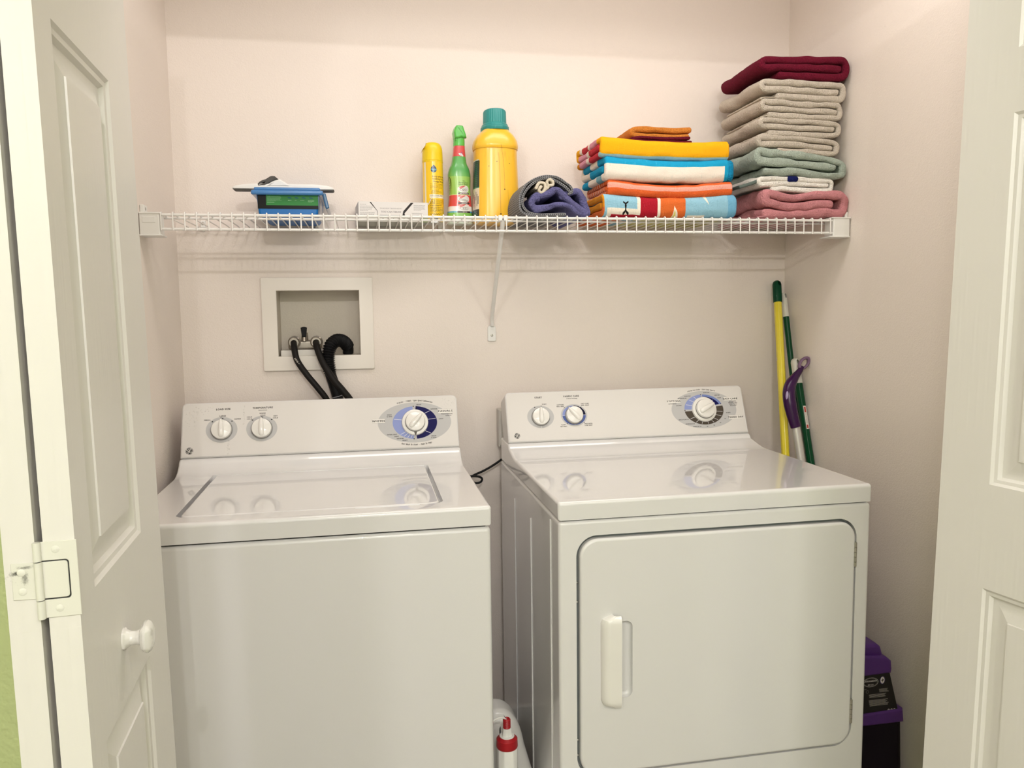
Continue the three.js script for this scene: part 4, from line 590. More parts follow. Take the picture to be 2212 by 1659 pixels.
{
  const t = thing('flat_mop_head', 'flat white mop plate with a grey swivel joint, lying across the blue tub', 'mop head');
  t.position.set(0.288, BASE + 0.0738, 0.125);
  const GR = std({ name: 'dark grey rubber', color: rgb(0.07, 0.064, 0.056), roughness: 0.55 });
  const pl = new THREE.Shape(); pl.moveTo(-0.119, 0.001); pl.quadraticCurveTo(-0.126, 0.006, -0.112, 0.0105); pl.quadraticCurveTo(-0.09, 0.0155, -0.05, 0.0158); pl.lineTo(0.06, 0.0158); pl.quadraticCurveTo(0.095, 0.0155, 0.113, 0.0105); pl.quadraticCurveTo(0.126, 0.006, 0.12, 0.001); pl.closePath();
  part('mop_plate', soft(slab(pl, 0.044, 0.005, 5, 16).translate(0, 0, -0.018), 0.7), M.plastic, t);
  const so = new THREE.Shape(); so.moveTo(-0.116, -0.0015); so.lineTo(0.118, -0.0015); so.quadraticCurveTo(0.1225, 0, 0.122, 0.0025); so.lineTo(-0.121, 0.0025); so.quadraticCurveTo(-0.121, 0, -0.116, -0.0015);
  part('rubber_sole', soft(slab(so, 0.03, 0.0015, 3).translate(0, 0, -0.0055), 0.7), GR, t);
  const arch = new THREE.Shape(); arch.moveTo(-0.064, 0.008); arch.quadraticCurveTo(-0.062, 0.021, -0.042, 0.026); arch.lineTo(-0.033, 0.032); arch.quadraticCurveTo(-0.027, 0.0352, -0.02, 0.0335); arch.lineTo(-0.0115, 0.026); arch.quadraticCurveTo(-0.03, 0.022, -0.044, 0.008); arch.closePath(); const ho = new THREE.Path(); ho.moveTo(-0.056, 0.0135); ho.lineTo(-0.0465, 0.0155); ho.lineTo(-0.0435, 0.0195); ho.lineTo(-0.052, 0.018); ho.closePath(); arch.holes.push(ho);
  part('swivel_yoke', soft(slab(arch, 0.03, 0.003, 3).translate(0, 0, -0.004)), GR, t);
  const nk = new THREE.Shape(); nk.moveTo(-0.044, 0.008); nk.quadraticCurveTo(-0.03, 0.022, -0.0118, 0.026); nk.lineTo(-0.0095, 0.0275); nk.lineTo(0.0125, 0.014); nk.lineTo(0.02, 0.008); nk.closePath();
  part('joint_cover', soft(slab(nk, 0.026, 0.004, 4).translate(0, 0, 0.0), 0.7), M.plastic, t);
}
{ // carton
  const t = thing('white_carton', 'low white carton with printed folding flaps, left of the yellow aerosol can', 'carton');
  t.position.set(0.469, BASE + 0.0003, 0.1385); t.rotation.y = 0.07;
  const w = 0.177, h = 0.05, d = 0.13, card = (c) => std({ name: 'white card', color: c ?? rgb(0.74, 0.72, 0.71), roughness: 0.6 });
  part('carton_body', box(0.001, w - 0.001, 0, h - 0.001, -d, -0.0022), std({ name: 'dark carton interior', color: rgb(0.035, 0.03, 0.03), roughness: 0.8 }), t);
  part('carton_top', box(0, w, h - 0.001, h, -d, -0.001), card(), t); for (const x of [0, w - 0.0008]) part('carton_side', box(x, x + 0.0008, 0, h, -d, -0.004), card(), t); part('carton_base', box(0, w, -0.0002, 0.0008, -d, -0.001), std({ name: 'printed card base', color: rgb(0.42, 0.43, 0.38), roughness: 0.6 }), t);
  const flap = (name, pts, z, draw) => { const s = new THREE.Shape(); pts.forEach(([x, y], i) => i ? s.lineTo(x, y) : s.moveTo(x, y)); s.closePath(); const g = new THREE.ExtrudeGeometry(s, { depth: 0.0007, bevelEnabled: false }), p = g.attributes.position, uv = g.attributes.uv; for (let i = 0; i < p.count; i++) uv.setXY(i, p.getX(i) / w, p.getY(i) / h); g.translate(0, 0, z); const map = canvas(1060, 300, (c, W, H) => { c.fillStyle = 'rgb(226,222,220)'; c.fillRect(0, 0, W, H); draw(c, W, H); }); return part(name, g, std({ name: 'printed card flap', map, roughness: 0.55 }), t); };
  const big = (c, W, H) => { c.fillStyle = '#7d7578'; text(c, 'INGREDIENT TRANSPARENCY', W * 0.465, H * 0.33, 24, 'serif', 'normal', 'center', 1.0); text(c, 'YOU CAN TRUST', W * 0.465, H * 0.5, 37, 'serif', 'bold', 'center', 1.0); };
  flap('centre_flap', [[0.0305, h], [0.0475, 0.027], [0.0485, 0.017], [0.111, 0.017], [0.113, 0.027], [0.134, h]], -0.0008, big);
  flap('side_flap', [[0, 0], [0, h], [0.027, h], [0.0465, 0.027], [0.05, 0.0]], -0.0018, (c, W, H) => { lines(c, 24, 40, 150, 1, 12, 9, 3, '#777'); lines(c, 22, 66, 200, 5, 17, 8, 4, '#777'); lines(c, 22, 164, 230, 5, 15, 8, 5, '#777'); });
  flap('side_flap', [[0.1215, 0], [0.1165, 0.022], [0.141, h], [w, h], [w, 0]], -0.0018, (c, W, H) => { lines(c, 840, 40, 190, 6, 15, 8, 6, '#777'); lines(c, 810, 160, 190, 3, 15, 8, 7, '#777'); });
  flap('front_panel', [[0, 0], [0, 0.0145], [w, 0.0145], [w, 0]], -0.0012, (c, W, H) => { c.fillStyle = 'rgb(205,202,195)'; c.fillRect(0, 0, W, H); c.fillStyle = '#7d8b58'; c.fillRect(W * 0.9, 0, W * 0.1, H); c.strokeStyle = '#77736c'; c.lineWidth = 5; for (const x of [330, 400, 560, 720]) { c.beginPath(); c.ellipse(x, H - 40, 44, 20, 0, 0, 7); c.stroke(); } });
  part('loose_corner', soft(box(-0.0005, 0.0005, 0, 0.022, -0.012, 0)), card(), t).position.set(w + 0.003, h - 0.004, -0.01); t.children[t.children.length - 1].rotation.z = -0.5;
}
{ // aerosol
  const t = thing('aerosol_can', 'yellow aerosol furniture polish can with a rounded yellow cap', 'can');
  t.position.set(0.665, BASE, 0.075); const r = 0.0272;
  part('can_base', lathe([[0, 0.002], [r - 0.003, 0], [r, 0.003], [r, 0.006], [r - 0.001, 0.007], [0, 0.007]]), M.steel, t);
  const map = canvas(1024, 1024, (g, W, H) => { // u runs round the can
    g.fillStyle = 'rgb(246,200,28)'; g.fillRect(0, 0, W, H); const cx = 512;
    g.fillStyle = 'rgb(236,228,200)'; g.fillRect(345, 12, 34, 1000); g.fillStyle = '#1d3f66'; g.beginPath(); g.moveTo(cx, 60); g.quadraticCurveTo(cx + 52, 110, cx + 46, 146); g.arc(cx, 146, 46, 0, Math.PI); g.quadraticCurveTo(cx - 52, 110, cx, 60); g.fill(); g.fillStyle = '#7fc3d8'; text(g, 'Pledge', cx, 138, 34, 'sans-serif', 'italic bold', 'center', 0.9); g.fillStyle = '#2f7f9c'; g.beginPath(); g.arc(cx, 168, 14, 0, 7); g.fill();
    g.fillStyle = '#2b2412'; text(g, 'Keep your wood', cx - 28, 258, 36, 'sans-serif', 'bold', 'left'); text(g, 'looking its best', cx - 22, 300, 36, 'sans-serif', 'bold', 'left'); text(g, 'Pledge Protects', cx - 18, 344, 36, 'sans-serif', 'bold', 'left');
    lines(g, cx - 60, 384, 240, 5, 21, 10, 2, '#5a4a18'); text(g, 'DIRECTIONS', cx + 20, 500, 20, 'sans-serif', 'bold', 'center'); lines(g, cx - 50, 512, 200, 3, 16, 9, 3, '#5a4a18');
    g.fillStyle = '#f2ead0'; g.fillRect(cx - 74, 560, 330, 62); g.fillStyle = '#3b3420'; text(g, 'DIRECTIONS: SHAKE', cx - 60, 578, 24, 'sans-serif', 'bold', 'left'); lines(g, cx - 66, 594, 230, 2, 13, 9, 6, '#6a6048');
    g.strokeStyle = '#3b3014'; g.lineWidth = 6; g.beginPath(); g.moveTo(cx - 46, 700); g.lineTo(cx - 30, 672); g.lineTo(cx - 12, 700); g.closePath(); g.stroke(); g.strokeRect(cx - 62, 650, 64, 70); lines(g, cx + 20, 652, 190, 6, 15, 8, 7, '#4a3c18');
    g.fillStyle = '#2b2412'; text(g, 'CAUTION:', cx - 64, 752, 30, 'sans-serif', 'bold', 'left'); lines(g, cx + 70, 744, 120, 1, 12, 16, 8, '#2b2412'); lines(g, cx - 64, 780, 270, 7, 24, 15, 9, '#3b3014'); g.fillStyle = '#14120c'; g.fillRect(cx - 60, 936, 120, 56); g.strokeStyle = '#c9b45a'; g.lineWidth = 4; g.beginPath(); g.arc(cx - 6, 964, 16, 0, 7); g.stroke();
  });
  const body = new THREE.CylinderGeometry(r, r, 0.156, 64, 1, true).translate(0, 0.083, 0); body.rotateY(Math.PI); // the seam at the back, u = 0.5 to the front
  part('can_body', body, phys({ name: 'printed yellow can', map, roughness: 0.3, clearcoat: 0.5, clearcoatRoughness: 0.2 }), t);
  const YC = std({ name: 'yellow plastic cap', color: rgb(0.85, 0.61, 0.01), roughness: 0.35 });
  part('can_ring', lathe([[0, 0.1605], [r + 0.0004, 0.1605], [r + 0.0006, 0.163], [r - 0.0008, 0.1645], [0, 0.1645]], 48), YC, t);
  const cap = lathe([[0, 0.213], [0.012, 0.2125], [0.019, 0.2098], [0.0235, 0.204], [0.0262, 0.195], [0.0268, 0.184], [0.0272, 0.1645], [0, 0.1645]], 48);
  const bite = new THREE.CylinderGeometry(0.024, 0.024, 0.1, 32).rotateX(Math.PI / 2).translate(-0.0405, 0.2125, 0.0);
  part('can_cap', cut(cap, bite), YC, t);
  part('spray_button', rbox(-0.019, -0.006, 0.188, 0.203, -0.008, 0.008, 0.003), std({ name: 'deep yellow button', color: rgb(0.80, 0.52, 0.01), roughness: 0.4 }), t);
}
function loft(sections, n = 48, pw = 0.8) { // stacked superellipses [y, half width, half depth, x, z]
  const pos = [], uv = [], idx = []; const s = (v) => Math.sign(v) * Math.pow(Math.abs(v), pw); const y0 = sections[0][0], y1 = sections[sections.length - 1][0];
  sections.forEach(([y, a, b, x = 0, z = 0]) => { for (let i = 0; i <= n; i++) { const q = (i / n) * 2 * Math.PI; pos.push(x - a * s(Math.sin(q)), y, z - b * s(Math.cos(q))); uv.push(i / n, (y - y0) / (y1 - y0)); } });
  for (let r = 0; r < sections.length - 1; r++) for (let i = 0; i < n; i++) { const a = r * (n + 1) + i; idx.push(a, a + 1, a + n + 1, a + 1, a + n + 2, a + n + 1); }
  const cap = (r, up) => { const c = pos.length / 3, [y, , , x = 0, z = 0] = sections[r]; pos.push(x, y, z); uv.push(0.5, up ? 1 : 0); for (let i = 0; i < n; i++) { const a = r * (n + 1) + i; up ? idx.push(c, a, a + 1) : idx.push(c, a + 1, a); } }; cap(0, false); cap(sections.length - 1, true);
  const g = new THREE.BufferGeometry(); g.setAttribute('position', new THREE.Float32BufferAttribute(pos, 3)); g.setAttribute('uv', new THREE.Float32BufferAttribute(uv, 2)); g.setIndex(idx); g.computeVertexNormals(); return g;
}
function smoothSections(list, steps = 6) { const c = list[0].map((_, k) => list.map((q) => q[k])); const out = []; const n = list.length; for (let i = 0; i < n - 1; i++) for (let j = 0; j < (i === n - 2 ? steps + 1 : steps); j++) { const t = j / steps; out.push(c.map((v) => { const p0 = v[Math.max(0, i - 1)], p1 = v[i], p2 = v[i + 1], p3 = v[Math.min(n - 1, i + 2)]; const m1 = (p2 - p0) / 2, m2 = (p3 - p1) / 2; return p1 * (1 + 2 * t) * (1 - t) ** 2 + m1 * t * (1 - t) ** 2 + p2 * t * t * (3 - 2 * t) + m2 * t * t * (t - 1); })); } return out; }
{ // spray bottle
  const t = thing('spray_bottle', 'green trigger spray bottle with a red label, between can and yellow jug', 'bottle');
  t.position.set(0.7355, BASE, 0.07); t.rotation.y = 0.1;
  const secs = smoothSections([[0.0, 0.029, 0.020, 0, 0], [0.004, 0.034, 0.0245, 0, 0], [0.03, 0.0338, 0.0255, 0, 0], [0.06, 0.0302, 0.0245, 0.001, 0], [0.09, 0.0282, 0.0235, 0.001, 0], [0.112, 0.0292, 0.0235, 0.001, 0], [0.13, 0.0302, 0.0235, 0.0, 0], [0.146, 0.0268, 0.0225, 0.0, 0], [0.16, 0.0205, 0.0195, 0.0, 0], [0.175, 0.0178, 0.0172, 0.0005, 0], [0.198, 0.0155, 0.0152, 0.001, 0], [0.206, 0.0148, 0.0148, 0.0015, 0]], 5);
  const map = canvas(1024, 1024, (g, W, H) => {
    const Y = (y) => H - y / 0.206 * H, L = (a, b, c) => { g.fillStyle = c; g.fillRect(0, Y(b), W, Y(a) - Y(b) + 1); };
    L(0, 0.02, '#c9d3c4'); L(0.02, 0.03, '#7dbb4a'); L(0.03, 0.034, '#58a5c0'); L(0.034, 0.047, '#e9e5e0'); L(0.047, 0.076, '#d8463f'); L(0.076, 0.0775, '#e8d9a8'); L(0.0775, 0.125, '#98c55a'); L(0.125, 0.178, '#57a656'); L(0.178, 0.206, '#d34a4f');
    const gr = g.createLinearGradient(0, Y(0.14), 0, Y(0.10)); gr.addColorStop(0, 'rgba(152,197,90,0)'); gr.addColorStop(1, 'rgba(152,197,90,1)'); g.fillStyle = gr; g.fillRect(0, Y(0.15), W, Y(0.10) - Y(0.15));
    const cx = 540; g.fillStyle = '#2c3a1c'; text(g, 'Try', cx, Y(0.1125), 20, 'serif'); text(g, 'Throughout', cx, Y(0.108), 22, 'serif'); text(g, 'Your Home!', cx, Y(0.1035), 22, 'serif');
    const badge = (y, a) => { g.fillStyle = '#d8d4ce'; g.beginPath(); g.ellipse(cx + 6, Y(y), 76, 44, 0, 0, 7); g.fill(); g.strokeStyle = '#efece6'; g.lineWidth = 5; g.stroke(); g.save(); g.clip(); g.fillStyle = '#c65148'; g.beginPath(); g.moveTo(cx - 70, Y(y) - 50); g.lineTo(cx + 30, Y(y) - 50); g.lineTo(cx - 40, Y(y)); g.fill(); g.strokeStyle = '#6f6a66'; g.lineWidth = 4; for (let i = 0; i < 3; i++) { g.beginPath(); if (a === 1) { g.moveTo(cx - 60, Y(y) + i * 12 - 6); g.lineTo(cx + 60, Y(y) + 22 + i * 8); } else g.ellipse(cx - 26 + i * 26, Y(y) + 10, 20, 13, 0.4, 0, 7); g.stroke(); } g.restore(); g.fillStyle = '#3a2a2a'; g.beginPath(); g.roundRect(cx - 76, Y(y) + 44, 164, 24, 8); g.fill(); g.fillStyle = '#d8cfc8'; text(g, ['MICROWAVES', 'GRANITE', 'WOOD'][a], cx + 6, Y(y) + 57, 17); };
    badge(0.0915, 0); badge(0.066, 1); badge(0.043, 2); g.fillStyle = '#e4dcd8'; g.beginPath(); g.ellipse(cx - 10, Y(0.182), 52, 16, 0.3, 0, 7); g.fill(); g.strokeStyle = '#4a66a8'; g.lineWidth = 5; g.beginPath(); g.arc(cx, Y(0.184), 18, 0, 7); g.stroke();
    g.strokeStyle = '#20361f'; g.lineWidth = 5; for (let i = 0; i < 5; i++) { g.beginPath(); g.ellipse(300 - i * 4, Y(0.115 - i * 0.003), 20 + i * 9, 40 + i * 16, 0.2, 0, 7); g.stroke(); }
  });
  part('bottle_body', loft(secs), phys({ name: 'printed green sleeve', map, roughness: 0.28, clearcoat: 0.6, clearcoatRoughness: 0.2 }), t);
  const GR = phys({ name: 'bright green plastic', color: rgb(0.10, 0.48, 0.075), roughness: 0.3, clearcoat: 0.4 });
  part('trigger_collar', loft(smoothSections([[0.2055, 0.0148, 0.0148, 0.0012, 0], [0.21, 0.0152, 0.0152, 0.0012, 0], [0.222, 0.0148, 0.0148, 0.0016, 0], [0.23, 0.0138, 0.0145, 0.0022, 0]], 4), 40, 0.9), GR, t);
  // spray head with its nose turned to the right
  const hp = new THREE.Shape(); hp.moveTo(-0.0135, 0.2245); hp.lineTo(-0.0158, 0.24); hp.quadraticCurveTo(-0.0145, 0.2485, -0.0095, 0.2565); hp.quadraticCurveTo(-0.0085, 0.258, -0.0065, 0.258); hp.lineTo(0.006, 0.258); hp.quadraticCurveTo(0.0092, 0.2578, 0.0102, 0.2545); hp.lineTo(0.0165, 0.2365); hp.quadraticCurveTo(0.018, 0.2315, 0.0162, 0.228); hp.quadraticCurveTo(0.013, 0.2245, 0.008, 0.2262); hp.quadraticCurveTo(0.004, 0.228, 0.0, 0.2245); hp.closePath();
  part('spray_head', soft(slab(hp, 0.032, 0.0055, 5, 16).translate(0.0005, 0, -0.013), 0.9), GR, t);
  part('head_neck', soft(slab(rrect(-0.0132, 0.218, 0.0115, 0.238, 0.002), 0.026, 0.005, 4).translate(0.0008, 0, -0.013), 0.9), std({ name: 'satin green plastic', color: rgb(0.10, 0.48, 0.075), roughness: 0.35 }), t);
  part('nozzle', new THREE.CylinderGeometry(0.0048, 0.0052, 0.004, 24).rotateZ(-Math.PI / 2 + 0.25), GR, t).position.set(0.0178, 0.2322, 0.003);
}
{ // laundry jug
  const t = thing('laundry_jug', 'large yellow laundry bottle with a ribbed teal cap and brown drips', 'bottle');
  t.position.set(0.831, BASE, 0.088); t.rotation.y = 0.1; t.scale.z = 1.22;
  const secs = smoothSections([[0, 0.054, 0.034], [0.005, 0.0605, 0.0405], [0.02, 0.062, 0.042], [0.1, 0.0598, 0.0415], [0.185, 0.0568, 0.041], [0.193, 0.0585, 0.0425], [0.199, 0.0598, 0.0438], [0.206, 0.0595, 0.0435], [0.218, 0.0562, 0.0415], [0.2305, 0.0482, 0.038], [0.238, 0.0405, 0.0345], [0.243, 0.0358, 0.0325], [0.248, 0.0345, 0.0322]], 6);
  const map = canvas(1024, 1024, (g, W, H) => {
    g.fillStyle = 'rgb(246,192,52)'; g.fillRect(0, 0, W, H); const Y = (y) => H - y / 0.248 * H;
    const u0 = 195, u1 = 347; g.save(); g.beginPath(); g.roundRect(u0, Y(0.165), u1 - u0, Y(0.014) - Y(0.165), 26); g.clip(); g.fillStyle = '#e7dcc8'; g.fillRect(u0, 0, 200, H); g.fillStyle = '#16343a'; g.fillRect(u0, Y(0.165), 200, Y(0.093) - Y(0.165)); g.fillStyle = '#20303a'; g.fillRect(u0, Y(0.036), 200, 200); g.fillStyle = '#2d7d62'; g.fillRect(u0, Y(0.094), 200, 12); g.fillStyle = '#d9d2c8'; g.fillRect(u0, Y(0.165), 200, 12); g.strokeStyle = '#8aa'; lines(g, u0 + 60, Y(0.158), 80, 14, 20, 7, 3, '#4f7176'); for (let i = 0; i < 6; i++) { g.fillStyle = '#23313c'; g.fillRect(u0 + 50 + i * 17, Y(0.082 - (i % 3) * 0.006), 8, 60 + (i * 37) % 80); } lines(g, u0 + 40, Y(0.03), 90, 5, 16, 8, 4, '#b8c2c8'); g.restore();
    g.strokeStyle = 'rgba(150,92,22,.42)'; const drip = (u, a, b, w, k = 0) => { g.lineWidth = w; g.beginPath(); g.moveTo(u, Y(a)); g.bezierCurveTo(u + k, Y(a + (b - a) * 0.3), u + k, Y(a + (b - a) * 0.7), u + k, Y(b)); g.stroke(); g.fillStyle = 'rgba(70,42,14,.95)'; g.beginPath(); g.ellipse(u + k, Y(b), 4.2, 6.5, 0, 0, 7); g.fill(); };
    drip(505, 0.18, 0.022, 2.5, 6); drip(515, 0.2, 0.086, 2.5, 16); drip(552, 0.085, 0.0215, 2, 4); g.fillStyle = 'rgba(90,56,18,.8)'; for (const [u, y] of [[496, 0.157], [570, 0.153], [440, 0.145]]) { g.beginPath(); g.arc(u, Y(y), 4, 0, 7); g.fill(); }
    g.fillStyle = 'rgba(176,122,36,.14)'; const r = mulberry(8); for (let i = 0; i < 40; i++) g.fillRect(400 + 240 * r(), Y(0.196 - 0.03 * r()), 2 + 3 * r(), 20 + 60 * r());
  });
  part('jug_body', loft(secs, 64, 0.78), phys({ name: 'yellow translucent plastic', map, roughness: 0.3, clearcoat: 0.4, clearcoatRoughness: 0.2 }), t);
  const TEAL = std({ name: 'teal plastic cap', color: rgb(0.025, 0.27, 0.26), roughness: 0.4 });
  part('cap_collar', lathe([[0.02, 0.2425], [0.0362, 0.2425], [0.0372, 0.245], [0.0372, 0.252], [0.0345, 0.2545], [0.0345, 0.2575], [0.0318, 0.261], [0, 0.261]], 60), TEAL, t);
  const cap = lathe([[0, 0.2975], [0.026, 0.2975], [0.0285, 0.2955], [0.0295, 0.292], [0.0302, 0.26], [0, 0.26]], 192); { const p = cap.attributes.position; for (let i = 0; i < p.count; i++) { const y = p.getY(i); if (y > 0.2945) continue; const a = Math.atan2(p.getZ(i), p.getX(i)), k = 1 + 0.014 * Math.sign(Math.sin(a * 32)) * Math.min(1, Math.abs(Math.sin(a * 32)) * 2); p.setX(i, p.getX(i) * k); p.setZ(i, p.getZ(i) * k); } cap.computeVertexNormals(); }
  part('ribbed_cap', toCreasedNormals(cap, 0.5), TEAL, t);
}

// ------------------------------------------------------------------ towels
// A towel is a thick ribbon of cloth folded along a path; the path lies in a plane and the ribbon runs across it.
function foldPath(w, p, o = {}) { // three layers: free end low at the left, round the right end, back along the top, round the left end, in through the middle
  const h0 = 0.5 * p, pts = [], xr = w - 1.5 * p * (o.squash ?? 0.8), n = 14;
  const low = o.low ?? 0.02, inner = o.inner ?? w - 1.5 * p, left = o.left ?? 0.5 * p + 0.004;
  pts.push([low, h0]); for (let i = 0; i <= n; i++) { const q = -Math.PI / 2 + Math.PI * i / n; const c = Math.cos(q), s = Math.sin(q); pts.push([xr + Math.sign(c) * Math.pow(Math.abs(c), o.pow ?? 0.85) * p * (o.squash ?? 0.8), h0 + p + Math.sign(s) * Math.pow(Math.abs(s), o.pow ?? 0.85) * p]); }
  for (let i = 0; i <= 10; i++) { const q = Math.PI / 2 + Math.PI * i / 10; pts.push([left + 0.5 * p * Math.cos(q) * 0.9, h0 + 1.5 * p + 0.5 * p * Math.sin(q)]); }
  pts.push([inner, h0 + p]);
  return pts;
}
function resample(pts, ds) { const P = pts.map((q) => V2(...q)), out = [P[0].clone()], cum = [0]; let L = 0; for (let i = 1; i < P.length; i++) { L += P[i].distanceTo(P[i - 1]); cum.push(L); } const n = Math.max(4, Math.round(L / ds)); for (let k = 1, i = 1; k <= n; k++) { const s = L * k / n; while (i < P.length - 1 && cum[i] < s) i++; out.push(P[i - 1].clone().lerp(P[i], (s - cum[i - 1]) / Math.max(1e-9, cum[i] - cum[i - 1]))); } return { P: out, L }; }
function smoothPath(pts, closed = false) { const c = new THREE.CatmullRomCurve3(pts.map(([x, y]) => V3(x, y, 0)), false, 'centripetal'); return c.getPoints(pts.length * 12).map((p) => [p.x, p.y]); }
function ribbon(pts, h, len, o = {}) {
  // o.axis: 'z' the path is (x, y) and the ribbon runs from the front (z = 0) backwards; 'x' the path is (depth, y) and the ribbon runs along x
  const { P, L } = resample(pts, o.ds ?? 0.004), n = P.length, N = P.map((_, i) => { const a = P[Math.max(0, i - 1)], b = P[Math.min(n - 1, i + 1)]; const t = b.clone().sub(a).normalize(); return V2(-t.y, t.x); }), T = N.map((v) => V2(v.y, -v.x));
  const b = h * (o.bevel ?? 0.9), rings = []; for (let i = 0; i <= 4; i++) { const q = i / 4 * Math.PI / 2; rings.push([b * (1 - Math.cos(q)) * 1.0, 0.30 + 0.70 * Math.sin(q)]); }
  const m = Math.max(3, Math.round((len - 2 * b) / (o.dk ?? 0.006))); for (let i = 1; i < m; i++) rings.push([b + (len - 2 * b) * i / m, 1]); for (let i = 4; i >= 0; i--) { const q = i / 4 * Math.PI / 2; rings.push([len - b * (1 - Math.cos(q)), 0.30 + 0.70 * Math.sin(q)]); }
  const loop = []; for (let i = 0; i < n; i++) loop.push([i, 1, 0]); for (let k = 1; k < 4; k++) loop.push([n - 1, Math.cos(k * Math.PI / 4), Math.sin(k * Math.PI / 4)]); for (let i = n - 1; i >= 0; i--) loop.push([i, -1, 0]); for (let k = 1; k < 4; k++) loop.push([0, -Math.cos(k * Math.PI / 4), -Math.sin(k * Math.PI / 4)]);
  const pos = [], uv = [], idx = [], M_ = loop.length, sd = o.seed ?? 1;
  const put = (x, y, k, s) => {
    const a = o.rough ?? 0.0011; let dx = 0, dy = 0, dz = 0; const wx = o.axis === 'x' ? k : x, wz = o.axis === 'x' ? x : k;
    dy += a * noise3(wx * 38 + sd * 7.1, y * 90, wz * 38 + sd) + a * 1.3 * noise3(wx * 12 + sd * 3.3, s * 6, wz * 12 - sd); dx += a * 0.9 * noise3(wx * 40 + sd, y * 60 + 9, wz * 40 + sd * 2); dz += a * 0.9 * noise3(wx * 40 + 31, y * 60 + sd, wz * 40 + 3);
    let q = o.axis === 'x' ? V3(k + dx, y + dy, x + dz) : V3(x + dx, y + dy, -k + dz); if (o.deform) q = o.deform(q); pos.push(q.x, q.y, q.z);
  };
  rings.forEach(([k, f]) => loop.forEach(([i, a, e]) => { const c = P[i], nn = N[i], t = T[i], hh = h * f; put(c.x + nn.x * a * hh - t.x * -e * hh * 0.8, c.y + nn.y * a * hh - t.y * -e * hh * 0.8, k, i / n * L); uv.push(o.unitUV ? i / (n - 1) : i / (n - 1) * L + (a < 0 ? 0.013 : 0), o.unitUV ? k / len : (k < len / 2 && f < 1 ? b * (Math.asin((f - 0.3) / 0.7) - Math.PI / 2 + 1) : k)); }));
  const R = rings.length, flipped = o.axis === 'x' ? 1 : 0; // orientation of the faces
  const tri = (x, y, z) => flipped ? idx.push(x, z, y) : idx.push(x, y, z);
  for (let r = 0; r < R - 1; r++) for (let j = 0; j < M_; j++) { const A = r * M_ + j, B = r * M_ + (j + 1) % M_; tri(A, B, A + M_); tri(B, B + M_, A + M_); }
  const endcap = (r, s) => { // the cut end gets vertices of its own so that the weave keeps its size there
    const src = r * M_, o_ = pos.length / 3, right = (i) => o_ + n + 3 + (n - 1 - i);
    for (let j = 0; j < M_; j++) { pos.push(pos[(src + j) * 3], pos[(src + j) * 3 + 1], pos[(src + j) * 3 + 2]); const u = uv[(src + j) * 2], v = uv[(src + j) * 2 + 1], e = loop[j][1] * h * 0.4; uv.push(u - (o.unitUV || loop[j][1] >= 0 ? 0 : 0.013), o.unitUV ? v + e / len : v + e); } for (let i = 0; i < n - 1; i++) { const a = o_ + i, b2 = o_ + i + 1, c = right(i), d = right(i + 1); if (s) { tri(a, c, b2); tri(b2, c, d); } else { tri(a, b2, c); tri(b2, d, c); } }
    for (const f of [[n - 1, n, n + 1, n + 2, n + 3], [2 * n + 2, 2 * n + 3, 2 * n + 4, 2 * n + 5, 0]]) for (let k = 1; k < 4; k++) { const a = o_ + f[0], c = o_ + f[k], d = o_ + f[k + 1]; s ? tri(a, d, c) : tri(a, c, d); } };
  endcap(0, true); endcap(R - 1, false);
  const g = new THREE.BufferGeometry(); g.setAttribute('position', new THREE.Float32BufferAttribute(pos, 3)); g.setAttribute('uv', new THREE.Float32BufferAttribute(uv, 2)); g.setIndex(idx); g.computeVertexNormals(); return g;
}
function terry(name, c, o = {}) { return phys({ name, color: c, roughness: 0.95, bumpMap: tiled(terryTex, 0.09), bumpScale: o.bump ?? 0.003, map: tiled(terryTone, 0.1), specularIntensity: 0.3, sheen: 0.08, sheenRoughness: 0.6, sheenColor: c.clone().lerp(rgb(1, 1, 1), 0.3) }); }
function printed(name, map, tile, o = {}) { if (o.metres) { map.repeat.set(1 / o.metres, 1 / o.metres); map.needsUpdate = true; } const b = terryTex.clone(); b.repeat.set(tile[0] / 0.09, tile[1] / 0.09); b.needsUpdate = true; return phys({ name, map, roughness: 0.95, bumpMap: b, bumpScale: o.bump ?? 0.0016, specularIntensity: 0.3, sheen: 0.05, sheenRoughness: 0.6, sheenColor: rgb(0.8, 0.8, 0.8) }); }
const flipWinding = (g) => g;

